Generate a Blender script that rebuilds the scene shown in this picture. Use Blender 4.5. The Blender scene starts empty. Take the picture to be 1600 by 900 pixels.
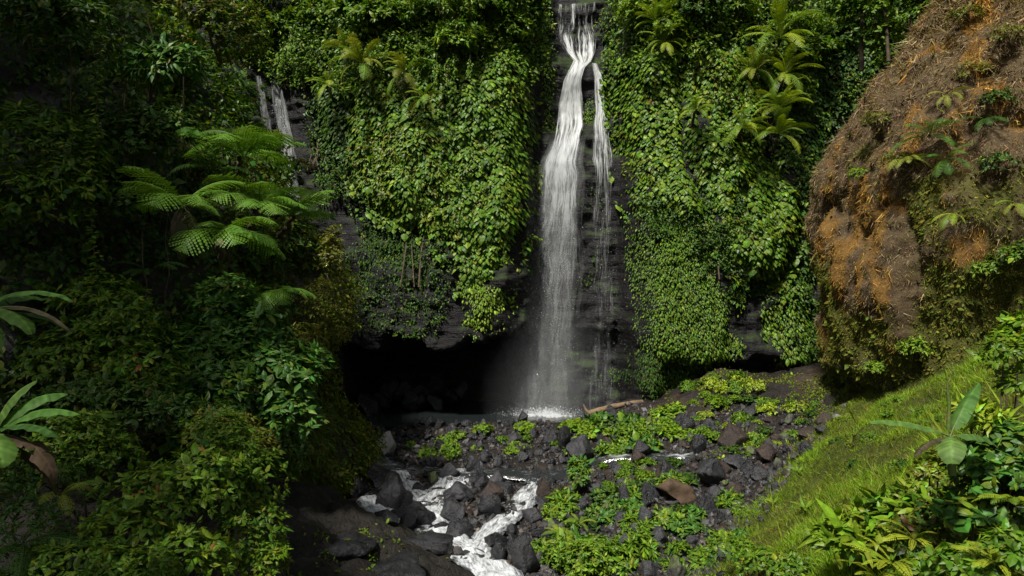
import bpy, math, random
import numpy as np
from mathutils import Matrix, Vector

R = math.radians
rng = np.random.default_rng(11)
random.seed(11)
sc = bpy.context.scene
COL = sc.collection

# ------------------------------------------------------------------ camera, sky, sun, exposure
CAMZ = 8.0
F = 1600 * 24.0 / 36.0            # focal length in pixels of the 1600 px wide photograph
cam_d = bpy.data.cameras.new('camera'); cam_d.lens = 24; cam_d.sensor_width = 36
cam_d.clip_start = 0.1; cam_d.clip_end = 2000
cam = bpy.data.objects.new('camera', cam_d); COL.objects.link(cam)
cam.location = (0, 0, CAMZ); cam.rotation_euler = (R(90), 0, 0)
sc.camera = cam

SUN = Vector((-0.28, -0.51, 0.81)).normalized()      # direction towards the sun
world = bpy.data.worlds.new('World'); sc.world = world; world.use_nodes = True
wn = world.node_tree; bg = wn.nodes['Background']
sky = wn.nodes.new('ShaderNodeTexSky'); sky.sky_type = 'NISHITA'; sky.sun_disc = False
sky.sun_elevation = math.asin(SUN.z); sky.sun_rotation = math.atan2(SUN.x, SUN.y)
sky.air_density = 1.0; sky.dust_density = 3.0
hz = wn.nodes.new('ShaderNodeHueSaturation'); hz.inputs['Saturation'].default_value = .42      # thin white overcast over the blue
wn.links.new(sky.outputs[0], hz.inputs['Color']); wn.links.new(hz.outputs[0], bg.inputs[0]); bg.inputs[1].default_value = 0.05
sun_d = bpy.data.lights.new('sun', 'SUN'); sun_d.energy = 4.6; sun_d.angle = R(5.0); sun_d.color = (1, 0.96, 0.87)
sun = bpy.data.objects.new('sun', sun_d); COL.objects.link(sun)
sun.rotation_euler = (-SUN).to_track_quat('-Z', 'Y').to_euler()
vs = sc.view_settings
vs.view_transform = 'Standard'; vs.look = 'None'; vs.exposure = 0.6; vs.gamma = 1; vs.use_curve_mapping = False
cy = sc.cycles
cy.max_bounces = 6; cy.diffuse_bounces = 3; cy.glossy_bounces = 2; cy.transmission_bounces = 4
cy.transparent_max_bounces = 16; cy.sample_clamp_indirect = 4.0; cy.caustics_reflective = False; cy.caustics_refractive = False

# ------------------------------------------------------------------ numeric helpers
def P(px, py, Y):
    return np.array([(px - 800) / F * Y, Y, CAMZ - (py - 450) / F * Y])

def norm(v):
    return v / np.maximum(np.linalg.norm(v, axis=-1, keepdims=True), 1e-9)

def smooth(a, b, x):
    t = np.clip((x - a) / (b - a), 0, 1); return t * t * (3 - 2 * t)

def _hash(ix, iy, iz, seed):
    h = (ix.astype(np.uint32) * np.uint32(374761393) + iy.astype(np.uint32) * np.uint32(668265263)
         + iz.astype(np.uint32) * np.uint32(2246822519) + np.uint32((seed * 3266489917) & 0xffffffff))
    h ^= h >> np.uint32(15); h *= np.uint32(2246822519); h ^= h >> np.uint32(13)
    h *= np.uint32(3266489917); h ^= h >> np.uint32(16)
    return h.astype(np.float64) / 2147483648.0 - 1.0

def vnoise(p, seed=0):
    p = np.asarray(p, float); i = np.floor(p).astype(np.int64); f = p - i
    u = f * f * f * (f * (f * 6 - 15) + 10); r = 0
    for dx in (0, 1):
        wx = u[..., 0] if dx else 1 - u[..., 0]
        for dy in (0, 1):
            wy = u[..., 1] if dy else 1 - u[..., 1]
            for dz in (0, 1):
                wz = u[..., 2] if dz else 1 - u[..., 2]
                r = r + wx * wy * wz * _hash(i[..., 0] + dx, i[..., 1] + dy, i[..., 2] + dz, seed)
    return r

def fbm(p, octv=4, seed=0, gain=0.5):
    a, s, r = 1.0, 1.0, 0
    p = np.asarray(p, float)
    for k in range(octv):
        r = r + a * vnoise(p * s + k * 17.3, seed + k); a *= gain; s *= 2.03
    return r

def st(*a):
    return np.stack(np.broadcast_arrays(*a), -1)

# ------------------------------------------------------------------ mesh helpers
def mesh_np(name, V, faces, mat=None, col=None, uv=None, smooth_sh=False, extra=None):
    """faces: int array (n,k) with k = 3 or 4"""
    V = np.asarray(V, np.float32).reshape(-1, 3); faces = np.asarray(faces, np.int32)
    n, k = faces.shape
    me = bpy.data.meshes.new(name)
    me.vertices.add(len(V)); me.vertices.foreach_set('co', V.ravel())
    me.loops.add(n * k); me.loops.foreach_set('vertex_index', faces.ravel())
    me.polygons.add(n); me.polygons.foreach_set('loop_start', np.arange(0, n * k, k, dtype=np.int32))
    me.polygons.foreach_set('use_smooth', np.full(n, smooth_sh, bool))
    me.update(calc_edges=True)
    if col is not None:
        a = me.attributes.new('Col', 'FLOAT_COLOR', 'POINT')
        c = np.ones((len(V), 4), np.float32); c[:, :3] = col
        a.data.foreach_set('color', c.ravel())
    if uv is not None:
        l = me.uv_layers.new(name='UVMap')
        l.data.foreach_set('uv', np.asarray(uv, np.float32)[faces.ravel()].ravel())
    if extra:
        for kx, v in extra.items():
            a = me.attributes.new(kx, 'FLOAT', 'POINT'); a.data.foreach_set('value', np.asarray(v, np.float32).ravel())
    if mat: me.materials.append(mat)
    return me

def grid_faces(nu, nv):
    i = np.arange(nu - 1)[:, None] * nv + np.arange(nv - 1)[None, :]
    return np.stack([i, i + nv, i + nv + 1, i + 1], -1).reshape(-1, 4)

def link(name, data, parent=None, label=None, cat=None, group=None, kind=None, loc=None):
    o = bpy.data.objects.new(name, data); COL.objects.link(o)
    if parent is not None: o.parent = parent
    if loc is not None: o.location = loc
    if label: o['label'] = label
    if cat: o['category'] = cat
    if group: o['group'] = group
    if kind: o['kind'] = kind
    return o

def thing(name, label, cat, loc, group=None):
    return link(name, None, None, label, cat, group, None, [float(v) for v in loc])

def frames(d, n):
    y = norm(d); x = norm(np.cross(y, n)); z = np.cross(x, y)
    return np.stack([x, y, z], -1)

def tube(pts, rad, sides=6):
    pts = np.asarray(pts, float); m = len(pts)
    rad = np.broadcast_to(rad, (m,))
    t = norm(np.gradient(pts, axis=0))
    up = np.where(np.abs(t[:, 2:3]) > 0.9, np.array([[1.0, 0, 0]]), np.array([[0, 0, 1.0]]))
    a = norm(np.cross(t, up)); b = np.cross(t, a)
    th = np.linspace(0, 2 * np.pi, sides, endpoint=False)
    V = pts[:, None] + rad[:, None, None] * (a[:, None] * np.cos(th)[None, :, None] + b[:, None] * np.sin(th)[None, :, None])
    f = []
    for i in range(m - 1):
        for j in range(sides):
            k = (j + 1) % sides
            f.append((i * sides + j, i * sides + k, (i + 1) * sides + k, (i + 1) * sides + j))
    return V.reshape(-1, 3), np.array(f)

def join(parts):
    V, Fc, o = [], [], 0
    for v, f in parts:
        V.append(v); Fc.append(np.asarray(f) + o); o += len(v)
    return np.concatenate(V), np.concatenate(Fc)

# leaf templates: x across, y towards the tip, z the upper face
def _tpl(mid, side):
    mid = np.array(mid, float); side = np.array(side, float)
    k, s = len(mid), len(side)
    V = np.concatenate([mid, side, side * [-1, 1, 1]])
    f = []
    for sg, off in ((1, k), (-1, k + s)):
        tri = []
        if s == k - 1 and s >= 3:
            tri = [(0, off, off + 1), (0, off + 1, 1), (1, off + 1, off + 2), (1, off + 2, 2), (2, off + 2, 3)]
        elif s == 2:
            tri = [(0, off, 1), (off, off + 1, 1), (1, off + 1, 2)]
        else:
            tri = [(0, off, 1)]
        f += tri if sg > 0 else [(a, c, b) for a, b, c in tri]
    return V, np.array(f)
HEART = _tpl([(0, 0, 0), (0, .35, .03), (0, .7, -.02), (0, 1, -.16)], [(.28, -.12, -.07), (.45, .22, -.11), (.33, .6, -.13)])
OVATE = _tpl([(0, 0, 0), (0, .5, .03), (0, 1, -.14)], [(.25, .28, -.05), (.21, .66, -.09)])
LANCE = _tpl([(0, 0, 0), (0, .5, .05), (0, 1, -.16)], [(.12, .3, .0), (.11, .66, -.03)])
OV4 = (np.array([(0, 0, 0), (.25, .44, -.07), (0, .5, .03), (-.25, .44, -.07), (0, 1, -.14)]), np.array([(0, 1, 2), (2, 1, 4), (0, 2, 3), (2, 4, 3)]))
HEART6 = _tpl([(0, 0, 0), (0, .45, .03), (0, 1, -.16)], [(.38, -.04, -.09), (.38, .46, -.12)])
SPIKE = (np.array([(-.05, 0, 0), (.05, 0, 0), (0, 1, -.02)]), np.array([(0, 1, 2)]))
SPIKE2 = (SPIKE[0] * [.75, 1, 1], SPIKE[1])
RHOMB = _tpl([(0, 0, 0), (0, 1, -.12)], [(.27, .45, -.06)])
_bl = np.array([(-.05, 0, 0), (.05, 0, 0), (.04, .45, .06), (-.04, .45, .06), (0, 1, -.05)])
STRAW2 = (_bl * [.6, 1, 1], np.array([(0, 1, 2), (0, 2, 3), (3, 2, 4)]))
STRAW = (_bl * [.38, 1, 1], np.array([(0, 1, 2), (0, 2, 3), (3, 2, 4)]))
BLADE = (_bl, np.array([(0, 1, 2), (0, 2, 3), (3, 2, 4)]))

def scatter(tpl, pos, M, scale, col, name, mat):
    T, f = tpl; n, m = len(pos), len(T)
    V = pos[:, None, :] + np.einsum('nij,mj->nmi', M, T) * np.asarray(scale)[:, None, None]
    Fc = (f[None] + (np.arange(n) * m)[:, None, None]).reshape(-1, 3)
    return mesh_np(name, V, Fc, mat, np.repeat(col, m, 0))

def palette(n, bases, jit=0.22, hue=0.10):
    """bases: list of (weight, rgb)"""
    w = np.array([b[0] for b in bases], float); w /= w.sum()
    c = np.array([b[1] for b in bases])[rng.choice(len(bases), n, p=w)]
    c = c * np.exp(rng.normal(0, jit, (n, 1))) * np.exp(rng.normal(0, hue, (n, 3)))
    return np.clip(c, 0.002, 0.8)

GREEN = [(5, (.070, .142, .009)), (3, (.095, .168, .010)), (1.2, (.145, .205, .014)), (.8, (.036, .095, .010))]
LIME = [(4, (.098, .182, .010)), (3, (.132, .212, .012)), (1, (.180, .240, .018))]
REDDISH = [(.16, (.24, .10, .02))]
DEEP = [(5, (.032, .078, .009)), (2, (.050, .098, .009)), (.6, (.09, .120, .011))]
BLUE = [(4, (.044, .118, .017)), (2, (.064, .140, .018)), (.8, (.110, .168, .016))]
OLIVE = [(4, (.100, .118, .012)), (3, (.135, .135, .014)), (.7, (.12, .08, .022)), (1, (.055, .088, .014))]
FERN = [(4, (.105, .205, .024)), (2, (.140, .230, .026)), (.8, (.20, .235, .028))]
YELLOWGREEN = [(4, (.185, .265, .016)), (3, (.240, .295, .020)), (1, (.105, .185, .016))]

# ------------------------------------------------------------------ materials
def new_mat(name):
    m = bpy.data.materials.new(name); m.use_nodes = True
    nt = m.node_tree; b = nt.nodes['Principled BSDF']; return m, nt, b, nt.nodes['Material Output']

def leaf_mat(name, rough=0.42, trans=0.30, spec=0.45):
    m, nt, b, out = new_mat(name)
    at = nt.nodes.new('ShaderNodeAttribute'); at.attribute_name = 'Col'
    tx = nt.nodes.new('ShaderNodeTexNoise'); tx.inputs['Scale'].default_value = 9; tx.inputs['Detail'].default_value = 2
    ge = nt.nodes.new('ShaderNodeNewGeometry'); nt.links.new(ge.outputs['Position'], tx.inputs['Vector'])
    mr = nt.nodes.new('ShaderNodeMapRange'); mr.inputs[1].default_value = .3; mr.inputs[2].default_value = .7
    mr.inputs[3].default_value = .75; mr.inputs[4].default_value = 1.25
    nt.links.new(tx.outputs[0], mr.inputs[0])
    mx = nt.nodes.new('ShaderNodeVectorMath'); mx.operation = 'SCALE'
    nt.links.new(at.outputs['Color'], mx.inputs[0]); nt.links.new(mr.outputs[0], mx.inputs['Scale'])
    nt.links.new(mx.outputs[0], b.inputs['Base Color'])
    b.inputs['Roughness'].default_value = rough; b.inputs['Specular IOR Level'].default_value = spec
    tr = nt.nodes.new('ShaderNodeBsdfTranslucent'); tc = nt.nodes.new('ShaderNodeVectorMath'); tc.operation = 'MULTIPLY'
    tc.inputs[1].default_value = (1.5, 1.45, .5); nt.links.new(mx.outputs[0], tc.inputs[0]); nt.links.new(tc.outputs[0], tr.inputs[0])
    ms = nt.nodes.new('ShaderNodeMixShader'); ms.inputs[0].default_value = trans
    nt.links.new(b.outputs[0], ms.inputs[1]); nt.links.new(tr.outputs[0], ms.inputs[2]); nt.links.new(ms.outputs[0], out.inputs[0])
    return m
M_LEAF = leaf_mat('leaf_green', .46, .24, .28)
M_GLOSS = leaf_mat('leaf_glossy', .42, .28, .27)
M_BANANA = leaf_mat('banana_leaf', .55, .30, .18)
M_GRASS = leaf_mat('grass_blade', .55, .30, .3)
M_DRY = leaf_mat('dry_stalks', .8, .15, .1)
M_MOSS = leaf_mat('moss_leaf', .7, .25, .2)

def rock_mat(name, dark, light, rough=(.35, .75), scale=1.0, bump=.5, usecol=False, strata=0.0, moss=None, moss_lo=.55, spec=.5):
    m, nt, b, out = new_mat(name)
    ge = nt.nodes.new('ShaderNodeNewGeometry')
    N = lambda s, d=8, r=.6: _noise(nt, ge.outputs['Position'], s * scale, d, r)
    n1, n2, n3 = N(.9), N(5.0), N(24, 5)
    mixn = nt.nodes.new('ShaderNodeMath'); mixn.operation = 'MULTIPLY_ADD'; mixn.inputs[1].default_value = .6
    nt.links.new(n1, mixn.inputs[0]); ml = nt.nodes.new('ShaderNodeMath'); ml.operation = 'MULTIPLY'; ml.inputs[1].default_value = .4
    nt.links.new(n2, ml.inputs[0]); nt.links.new(ml.outputs[0], mixn.inputs[2])
    cr = nt.nodes.new('ShaderNodeValToRGB'); cr.color_ramp.elements[0].position = .36; cr.color_ramp.elements[1].position = .66
    cr.color_ramp.elements[0].color = (*dark, 1); cr.color_ramp.elements[1].color = (*light, 1)
    nt.links.new(mixn.outputs[0], cr.inputs[0]); colour = cr.outputs[0]
    if usecol:
        at = nt.nodes.new('ShaderNodeAttribute'); at.attribute_name = 'Col'
        mm = nt.nodes.new('ShaderNodeMix'); mm.data_type = 'RGBA'; mm.blend_type = 'MULTIPLY'; mm.inputs[0].default_value = 1
        nt.links.new(colour, mm.inputs[6]); nt.links.new(at.outputs['Color'], mm.inputs[7]); colour = mm.outputs[2]
    if moss:
        sp = nt.nodes.new('ShaderNodeSeparateXYZ'); nt.links.new(ge.outputs['Normal'], sp.inputs[0])
        ad = nt.nodes.new('ShaderNodeMath'); ad.operation = 'MULTIPLY_ADD'; ad.inputs[1].default_value = .35
        nt.links.new(sp.outputs[2], ad.inputs[0]); nt.links.new(N(.55, 6), ad.inputs[2])
        mr = nt.nodes.new('ShaderNodeMapRange'); mr.inputs[1].default_value = moss_lo; mr.inputs[2].default_value = moss_lo + .2
        nt.links.new(ad.outputs[0], mr.inputs[0])
        mm = nt.nodes.new('ShaderNodeMix'); mm.data_type = 'RGBA'; nt.links.new(mr.outputs[0], mm.inputs[0])
        nt.links.new(colour, mm.inputs[6]); mm.inputs[7].default_value = (*moss, 1); colour = mm.outputs[2]
    nt.links.new(colour, b.inputs['Base Color'])
    rr = nt.nodes.new('ShaderNodeMapRange'); rr.inputs[1].default_value = .35; rr.inputs[2].default_value = .65
    rr.inputs[3].default_value = rough[0]; rr.inputs[4].default_value = rough[1]
    nt.links.new(n2, rr.inputs[0]); nt.links.new(rr.outputs[0], b.inputs['Roughness'])
    b.inputs['Specular IOR Level'].default_value = spec
    hs = nt.nodes.new('ShaderNodeMath'); hs.operation = 'MULTIPLY_ADD'; hs.inputs[1].default_value = .35
    nt.links.new(n3, hs.inputs[0]); nt.links.new(n2, hs.inputs[2]); h = hs.outputs[0]
    if strata:
        mp = nt.nodes.new('ShaderNodeMapping'); mp.inputs['Scale'].default_value = (.35, .35, 2.6)
        nt.links.new(ge.outputs['Position'], mp.inputs[0])
        ns = _noise(nt, mp.outputs[0], 1.4, 6, .65); ha = nt.nodes.new('ShaderNodeMath'); ha.operation = 'MULTIPLY_ADD'
        ha.inputs[1].default_value = strata; nt.links.new(ns, ha.inputs[0]); nt.links.new(h, ha.inputs[2]); h = ha.outputs[0]
    bp = nt.nodes.new('ShaderNodeBump'); bp.inputs['Strength'].default_value = bump; bp.inputs['Distance'].default_value = .12 / scale
    nt.links.new(h, bp.inputs['Height']); nt.links.new(bp.outputs[0], b.inputs['Normal'])
    return m
def _noise(nt, vec, s, d, r):
    t = nt.nodes.new('ShaderNodeTexNoise'); t.inputs['Scale'].default_value = s; t.inputs['Detail'].default_value = d
    t.inputs['Roughness'].default_value = r; nt.links.new(vec, t.inputs['Vector']); return t.outputs[0]

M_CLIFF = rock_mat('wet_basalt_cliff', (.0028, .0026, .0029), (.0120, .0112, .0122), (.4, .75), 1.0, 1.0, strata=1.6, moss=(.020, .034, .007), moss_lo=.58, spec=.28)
M_BOULD = [rock_mat('basalt_black', (.007, .007, .008), (.034, .034, .038), (.16, .5), 2.0, 1.0, spec=.26),
           rock_mat('basalt_grey', (.014, .014, .016), (.060, .060, .066), (.2, .6), 2.0, 1.0, spec=.26),
           rock_mat('basalt_brown', (.016, .012, .010), (.055, .040, .034), (.35, .8), 2.0, 1.0, spec=.25),
           rock_mat('basalt_mossy', (.014, .013, .012), (.05, .047, .043), (.4, .8), 2.0, .8, moss=(.06, .085, .014), moss_lo=.62)]
M_PALE = rock_mat('pale_andesite', (.20, .195, .18), (.36, .35, .33), (.6, .85), 2.0, .35)
M_EARTH = rock_mat('brown_gritty_top', (.045, .030, .020), (.11, .072, .046), (.8, .95), 3.0, .6, spec=.2)
M_GROUND = rock_mat('gravel_earth', (.35, .34, .33), (1.15, 1.1, 1.05), (.3, .8), 1.4, 1.3, usecol=True, spec=.25)
M_BANK = rock_mat('wet_bank_rock', (.016, .015, .014), (.070, .064, .058), (.28, .7), 1.3, 1.0, moss=(.045, .06, .012), moss_lo=.70)
M_BLUFF = rock_mat('bluff_earth', (.40, .38, .36), (1, 1, 1), (.7, .95), 1.4, .9, usecol=True, spec=.2)
M_BARK = rock_mat('bark', (.035, .026, .018), (.12, .09, .06), (.7, .9), 4.0, .5, spec=.2)
M_LOG = rock_mat('weathered_log', (.09, .062, .036), (.24, .17, .10), (.6, .85), 4.0, .5, spec=.25)
M_STEM = rock_mat('green_stem', (.05, .075, .018), (.11, .15, .035), (.4, .6), 3.0, .2, spec=.3)

def water_mat(name, streak=(9, .35), foam=(.86, .88, .90), lo=.78, hi=1.22, body=None, transl=.45):
    """white streaked falling water; density comes from the sheet's own attribute"""
    m, nt, b, out = new_mat(name)
    uv = nt.nodes.new('ShaderNodeUVMap'); uv.uv_map = 'UVMap'
    mp = nt.nodes.new('ShaderNodeMapping'); mp.inputs['Scale'].default_value = (streak[0], streak[1], 1)
    nt.links.new(uv.outputs[0], mp.inputs[0])
    n1 = _noise(nt, mp.outputs[0], 1.0, 5, .66)
    mp2 = nt.nodes.new('ShaderNodeMapping'); mp2.inputs['Scale'].default_value = (streak[0] * 2.6, streak[1] * 3.5, 1); mp2.inputs['Location'].default_value = (3.3, 1.7, 0)
    nt.links.new(uv.outputs[0], mp2.inputs[0]); n2 = _noise(nt, mp2.outputs[0], 1.0, 4, .75)
    mp3 = nt.nodes.new('ShaderNodeMapping'); mp3.inputs['Scale'].default_value = (streak[0] * .28, streak[1] * 1.1, 1); mp3.inputs['Location'].default_value = (8.1, 4.4, 0)
    nt.links.new(uv.outputs[0], mp3.inputs[0]); n3 = _noise(nt, mp3.outputs[0], 1.0, 4, .6)
    def ma(a, k, c):
        q = nt.nodes.new('ShaderNodeMath'); q.operation = 'MULTIPLY_ADD'; nt.links.new(a, q.inputs[0]); q.inputs[1].default_value = k
        if isinstance(c, float): q.inputs[2].default_value = c
        else: nt.links.new(c, q.inputs[2])
        return q.outputs[0]
    tot = ma(n1, 1.5, ma(n2, 1.1, ma(n3, .9, -1.75 + .5)))            # spread about 0.5
    at = nt.nodes.new('ShaderNodeAttribute'); at.attribute_name = 'dens'
    s = nt.nodes.new('ShaderNodeMath'); s.operation = 'ADD'; nt.links.new(tot, s.inputs[0]); nt.links.new(at.outputs['Fac'], s.inputs[1])
    mr = nt.nodes.new('ShaderNodeMapRange'); mr.interpolation_type = 'SMOOTHSTEP'
    mr.inputs[1].default_value = lo; mr.inputs[2].default_value = hi; nt.links.new(s.outputs[0], mr.inputs[0])
    oa = nt.nodes.new('ShaderNodeAttribute'); oa.attribute_name = 'thick'
    al = nt.nodes.new('ShaderNodeMath'); al.operation = 'MULTIPLY'; nt.links.new(mr.outputs[0], al.inputs[0]); nt.links.new(oa.outputs['Fac'], al.inputs[1])
    b.inputs['Base Color'].default_value = (*foam, 1); b.inputs['Roughness'].default_value = .5
    tl = nt.nodes.new('ShaderNodeBsdfTranslucent'); tl.inputs[0].default_value = (*foam, 1)
    w = nt.nodes.new('ShaderNodeMixShader'); w.inputs[0].default_value = transl
    nt.links.new(b.outputs[0], w.inputs[1]); nt.links.new(tl.outputs[0], w.inputs[2])
    if body is None:
        back = nt.nodes.new('ShaderNodeBsdfTransparent')
    else:
        back = nt.nodes.new('ShaderNodeBsdfPrincipled'); back.inputs['Base Color'].default_value = (*body, 1)
        back.inputs['Roughness'].default_value = .12
        bp = nt.nodes.new('ShaderNodeBump'); bp.inputs['Strength'].default_value = .5; bp.inputs['Distance'].default_value = .06
        nt.links.new(n1, bp.inputs['Height']); nt.links.new(bp.outputs[0], back.inputs['Normal'])
    ms = nt.nodes.new('ShaderNodeMixShader'); nt.links.new(al.outputs[0], ms.inputs[0])
    nt.links.new(back.outputs[0], ms.inputs[1]); nt.links.new(w.outputs[0], ms.inputs[2]); nt.links.new(ms.outputs[0], out.inputs[0])
    return m
M_FALL = water_mat('falling_water')
M_VEIL = water_mat('falling_veil', (11, .10), lo=.55, hi=1.75, transl=.5)
M_STREAM = water_mat('white_water', (7, 1.7), (.70, .73, .76), .62, 1.50, body=(.016, .018, .019), transl=.1)
mP, nt, b, _o = new_mat('pool_water'); M_POOL = mP
b.inputs['Base Color'].default_value = (.014, .018, .018, 1); b.inputs['Roughness'].default_value = .10
ge = nt.nodes.new('ShaderNodeNewGeometry'); bp = nt.nodes.new('ShaderNodeBump'); bp.inputs['Strength'].default_value = .35; bp.inputs['Distance'].default_value = .06
nt.links.new(_noise(nt, ge.outputs['Position'], 3.2, 4, .6), bp.inputs['Height']); nt.links.new(bp.outputs[0], b.inputs['Normal'])
mD, nt, b, _o = new_mat('water_drops'); M_DROP = mD
b.inputs['Base Color'].default_value = (.8, .83, .86, 1); b.inputs['Roughness'].default_value = .4

# ------------------------------------------------------------------ the lie of the land
def seg_side(x, y, A, B):
    d = np.array(B, float) - A; L = np.linalg.norm(d); d /= L
    return (x - A[0]) * d[0] + (y - A[1]) * d[1], (x - A[0]) * d[1] - (y - A[1]) * d[0]   # along, to the right

LEFT_EDGE = np.array([(-9.5, 45), (-7.4, 33), (-6.3, 28.5), (-4.6, 26.0), (-1.2, 22.5), (0.6, 19.5), (1.4, 15), (1.4, 0), (1.4, -40)])
def ground_z(x, y, detail=True):
    x = np.asarray(x, float); y = np.asarray(y, float)
    bed = np.interp(y, [-60, 0, 10, 21, 27, 31, 36, 42, 46, 60], [-4, -3.2, -2.5, -1.45, -.85, -.45, -.1, -.12, -.5, -.5])
    # rubble fan rising to the right, with the heap of the pool's far shore
    fan = np.clip(x - 2.2, 0, 30) * np.interp(y, [18, 24, 30, 36, 44], [.05, .12, .15, .19, .22])
    fan = np.minimum(fan, 3.6)
    heap = .55 * np.exp(-((y - 37.5) / 2.2) ** 2) * smooth(-9, -3, x)
    pool = -.9 * smooth(39.6, 42.2, y) * (1 - smooth(4.8, 7.5, x)) 
    z = bed + fan + heap + pool
    z = z + 1.1 * np.exp(-((x - 12.4) / 1.9) ** 2 - ((y - 40.5) / 1.6) ** 2)          # mossy mound
    al, rt = seg_side(x, y, (7.4, 22.5), (17.0, 34.0))
    base = np.interp(al, [-40, -12, 0, 15, 40], [-2.5, -2.0, -.25, 3.1, 4.0])
    slope = base + np.interp(rt, [-50, -.5, .3, 7.5, 12, 30], [-30, -.5, .25, 5.4, 7.6, 13])
    d = dist_left(x, y)
    left = np.interp(y, [-40, 0, 21, 45], [-3, -2.4, -1.3, -.5]) + np.interp(d, [-50, -.6, 0, 4, 12, 30], [-25, -.5, 0, 2.5, 4.4, 9])
    k = 3.0
    z = np.log(np.exp(k * z) + np.exp(k * np.clip(slope, -20, 20)) + np.exp(k * np.clip(left, -20, 20))) / k
    if detail:
        p = st(x, y, 0 * x)
        lm = smooth(0, 1.0, d); z = z + smooth(-.5, 1, rt) * (.22 * fbm(p * .4, 3, 26) + .05 * fbm(p * 1.9, 2, 27))
        z = z + .16 * fbm(p * .7, 3, 3) + .07 * fbm(p * 2.6, 3, 9) + lm * (.10 * fbm(p * 2.4, 3, 24) - .16 * np.abs(fbm(p * st(1.5, 1.1, 1.), 3, 25)) + .45 * fbm(p * st(.45, .8, 1.), 3, 21) - .30 * (1 - np.abs(fbm(p * st(.8, 1.2, 1.), 4, 22))) ** 3)
    return z

def dist_left(x, y):
    """signed distance beyond the stream's left edge (positive on the bank)"""
    best = np.full(np.broadcast(x, y).shape, 1e9); sign = np.zeros_like(best)
    for A, B in zip(LEFT_EDGE[:-1], LEFT_EDGE[1:]):
        d = B - A; L2 = (d ** 2).sum()
        t = np.clip(((x - A[0]) * d[0] + (y - A[1]) * d[1]) / L2, 0, 1)
        qx, qy = A[0] + t * d[0], A[1] + t * d[1]
        dd = np.hypot(x - qx, y - qy); s = np.sign((x - A[0]) * d[1] - (y - A[1]) * d[0])
        m = dd < best; best = np.where(m, dd, best); sign = np.where(m, s, sign)
    return best * sign

def ground_hit(px, py, y0=6.0, y1=46.0):
    """where the sight line of a photograph pixel meets the ground"""
    px = np.atleast_1d(np.asarray(px, float)); py = np.atleast_1d(np.asarray(py, float))
    Y = np.linspace(y0, y1, 100)
    X = (px[:, None] - 800) / F * Y; Z = CAMZ - (py[:, None] - 450) / F * Y
    gap = Z - ground_z(X, np.broadcast_to(Y, X.shape), False); below = gap < 0
    k = np.clip(np.where(below.any(1), below.argmax(1), len(Y) - 1), 1, None); i = np.arange(len(px))
    g0, g1 = gap[i, k - 1], gap[i, k]; t = np.clip(g0 / np.where(np.abs(g0 - g1) < 1e-6, 1e-6, g0 - g1), 0, 1)
    Yk = Y[k - 1] + t * (Y[1] - Y[0]); Xk = (px - 800) / F * Yk
    return np.stack([Xk, Yk, ground_z(Xk, Yk)], -1)

xs = np.concatenate([np.linspace(-260, -26, 24)[:-1], np.arange(-26, 30, .18), np.linspace(30, 260, 24)])
ys = np.concatenate([np.linspace(-200, -2, 26)[:-1], np.linspace(-2, 12, 40)[:-1], np.arange(12, 50, .165), np.linspace(50, 300, 22)])
GX, GY = np.meshgrid(xs, ys, indexing='ij')
GZ = ground_z(GX, GY)
_, rt = seg_side(GX, GY, (7.4, 22.5), (17.0, 34.0))
lm = smooth(.2, 1.2, dist_left(GX, GY)); gm = smooth(-.5, .5, rt)
soil = np.array([.026, .022, .019]); turf = np.array([.060, .072, .014]); bank = np.array([.026, .0235, .020])
pn = fbm(st(GX, GY, 0 * GX) * .45, 4, 40)
soilv = soil * (1 + .35 * pn[..., None]) + np.array([.020, .011, .004]) * smooth(.1, .6, pn)[..., None]
gc = soilv * (1 - gm[..., None]) + turf * gm[..., None]
gc = gc * (1 - lm[..., None]) + bank * lm[..., None]
ground = link('ground', mesh_np('ground', st(GX, GY, GZ), grid_faces(len(xs), len(ys)), M_GROUND, gc.reshape(-1, 3), smooth_sh=True), kind='structure')

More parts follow.
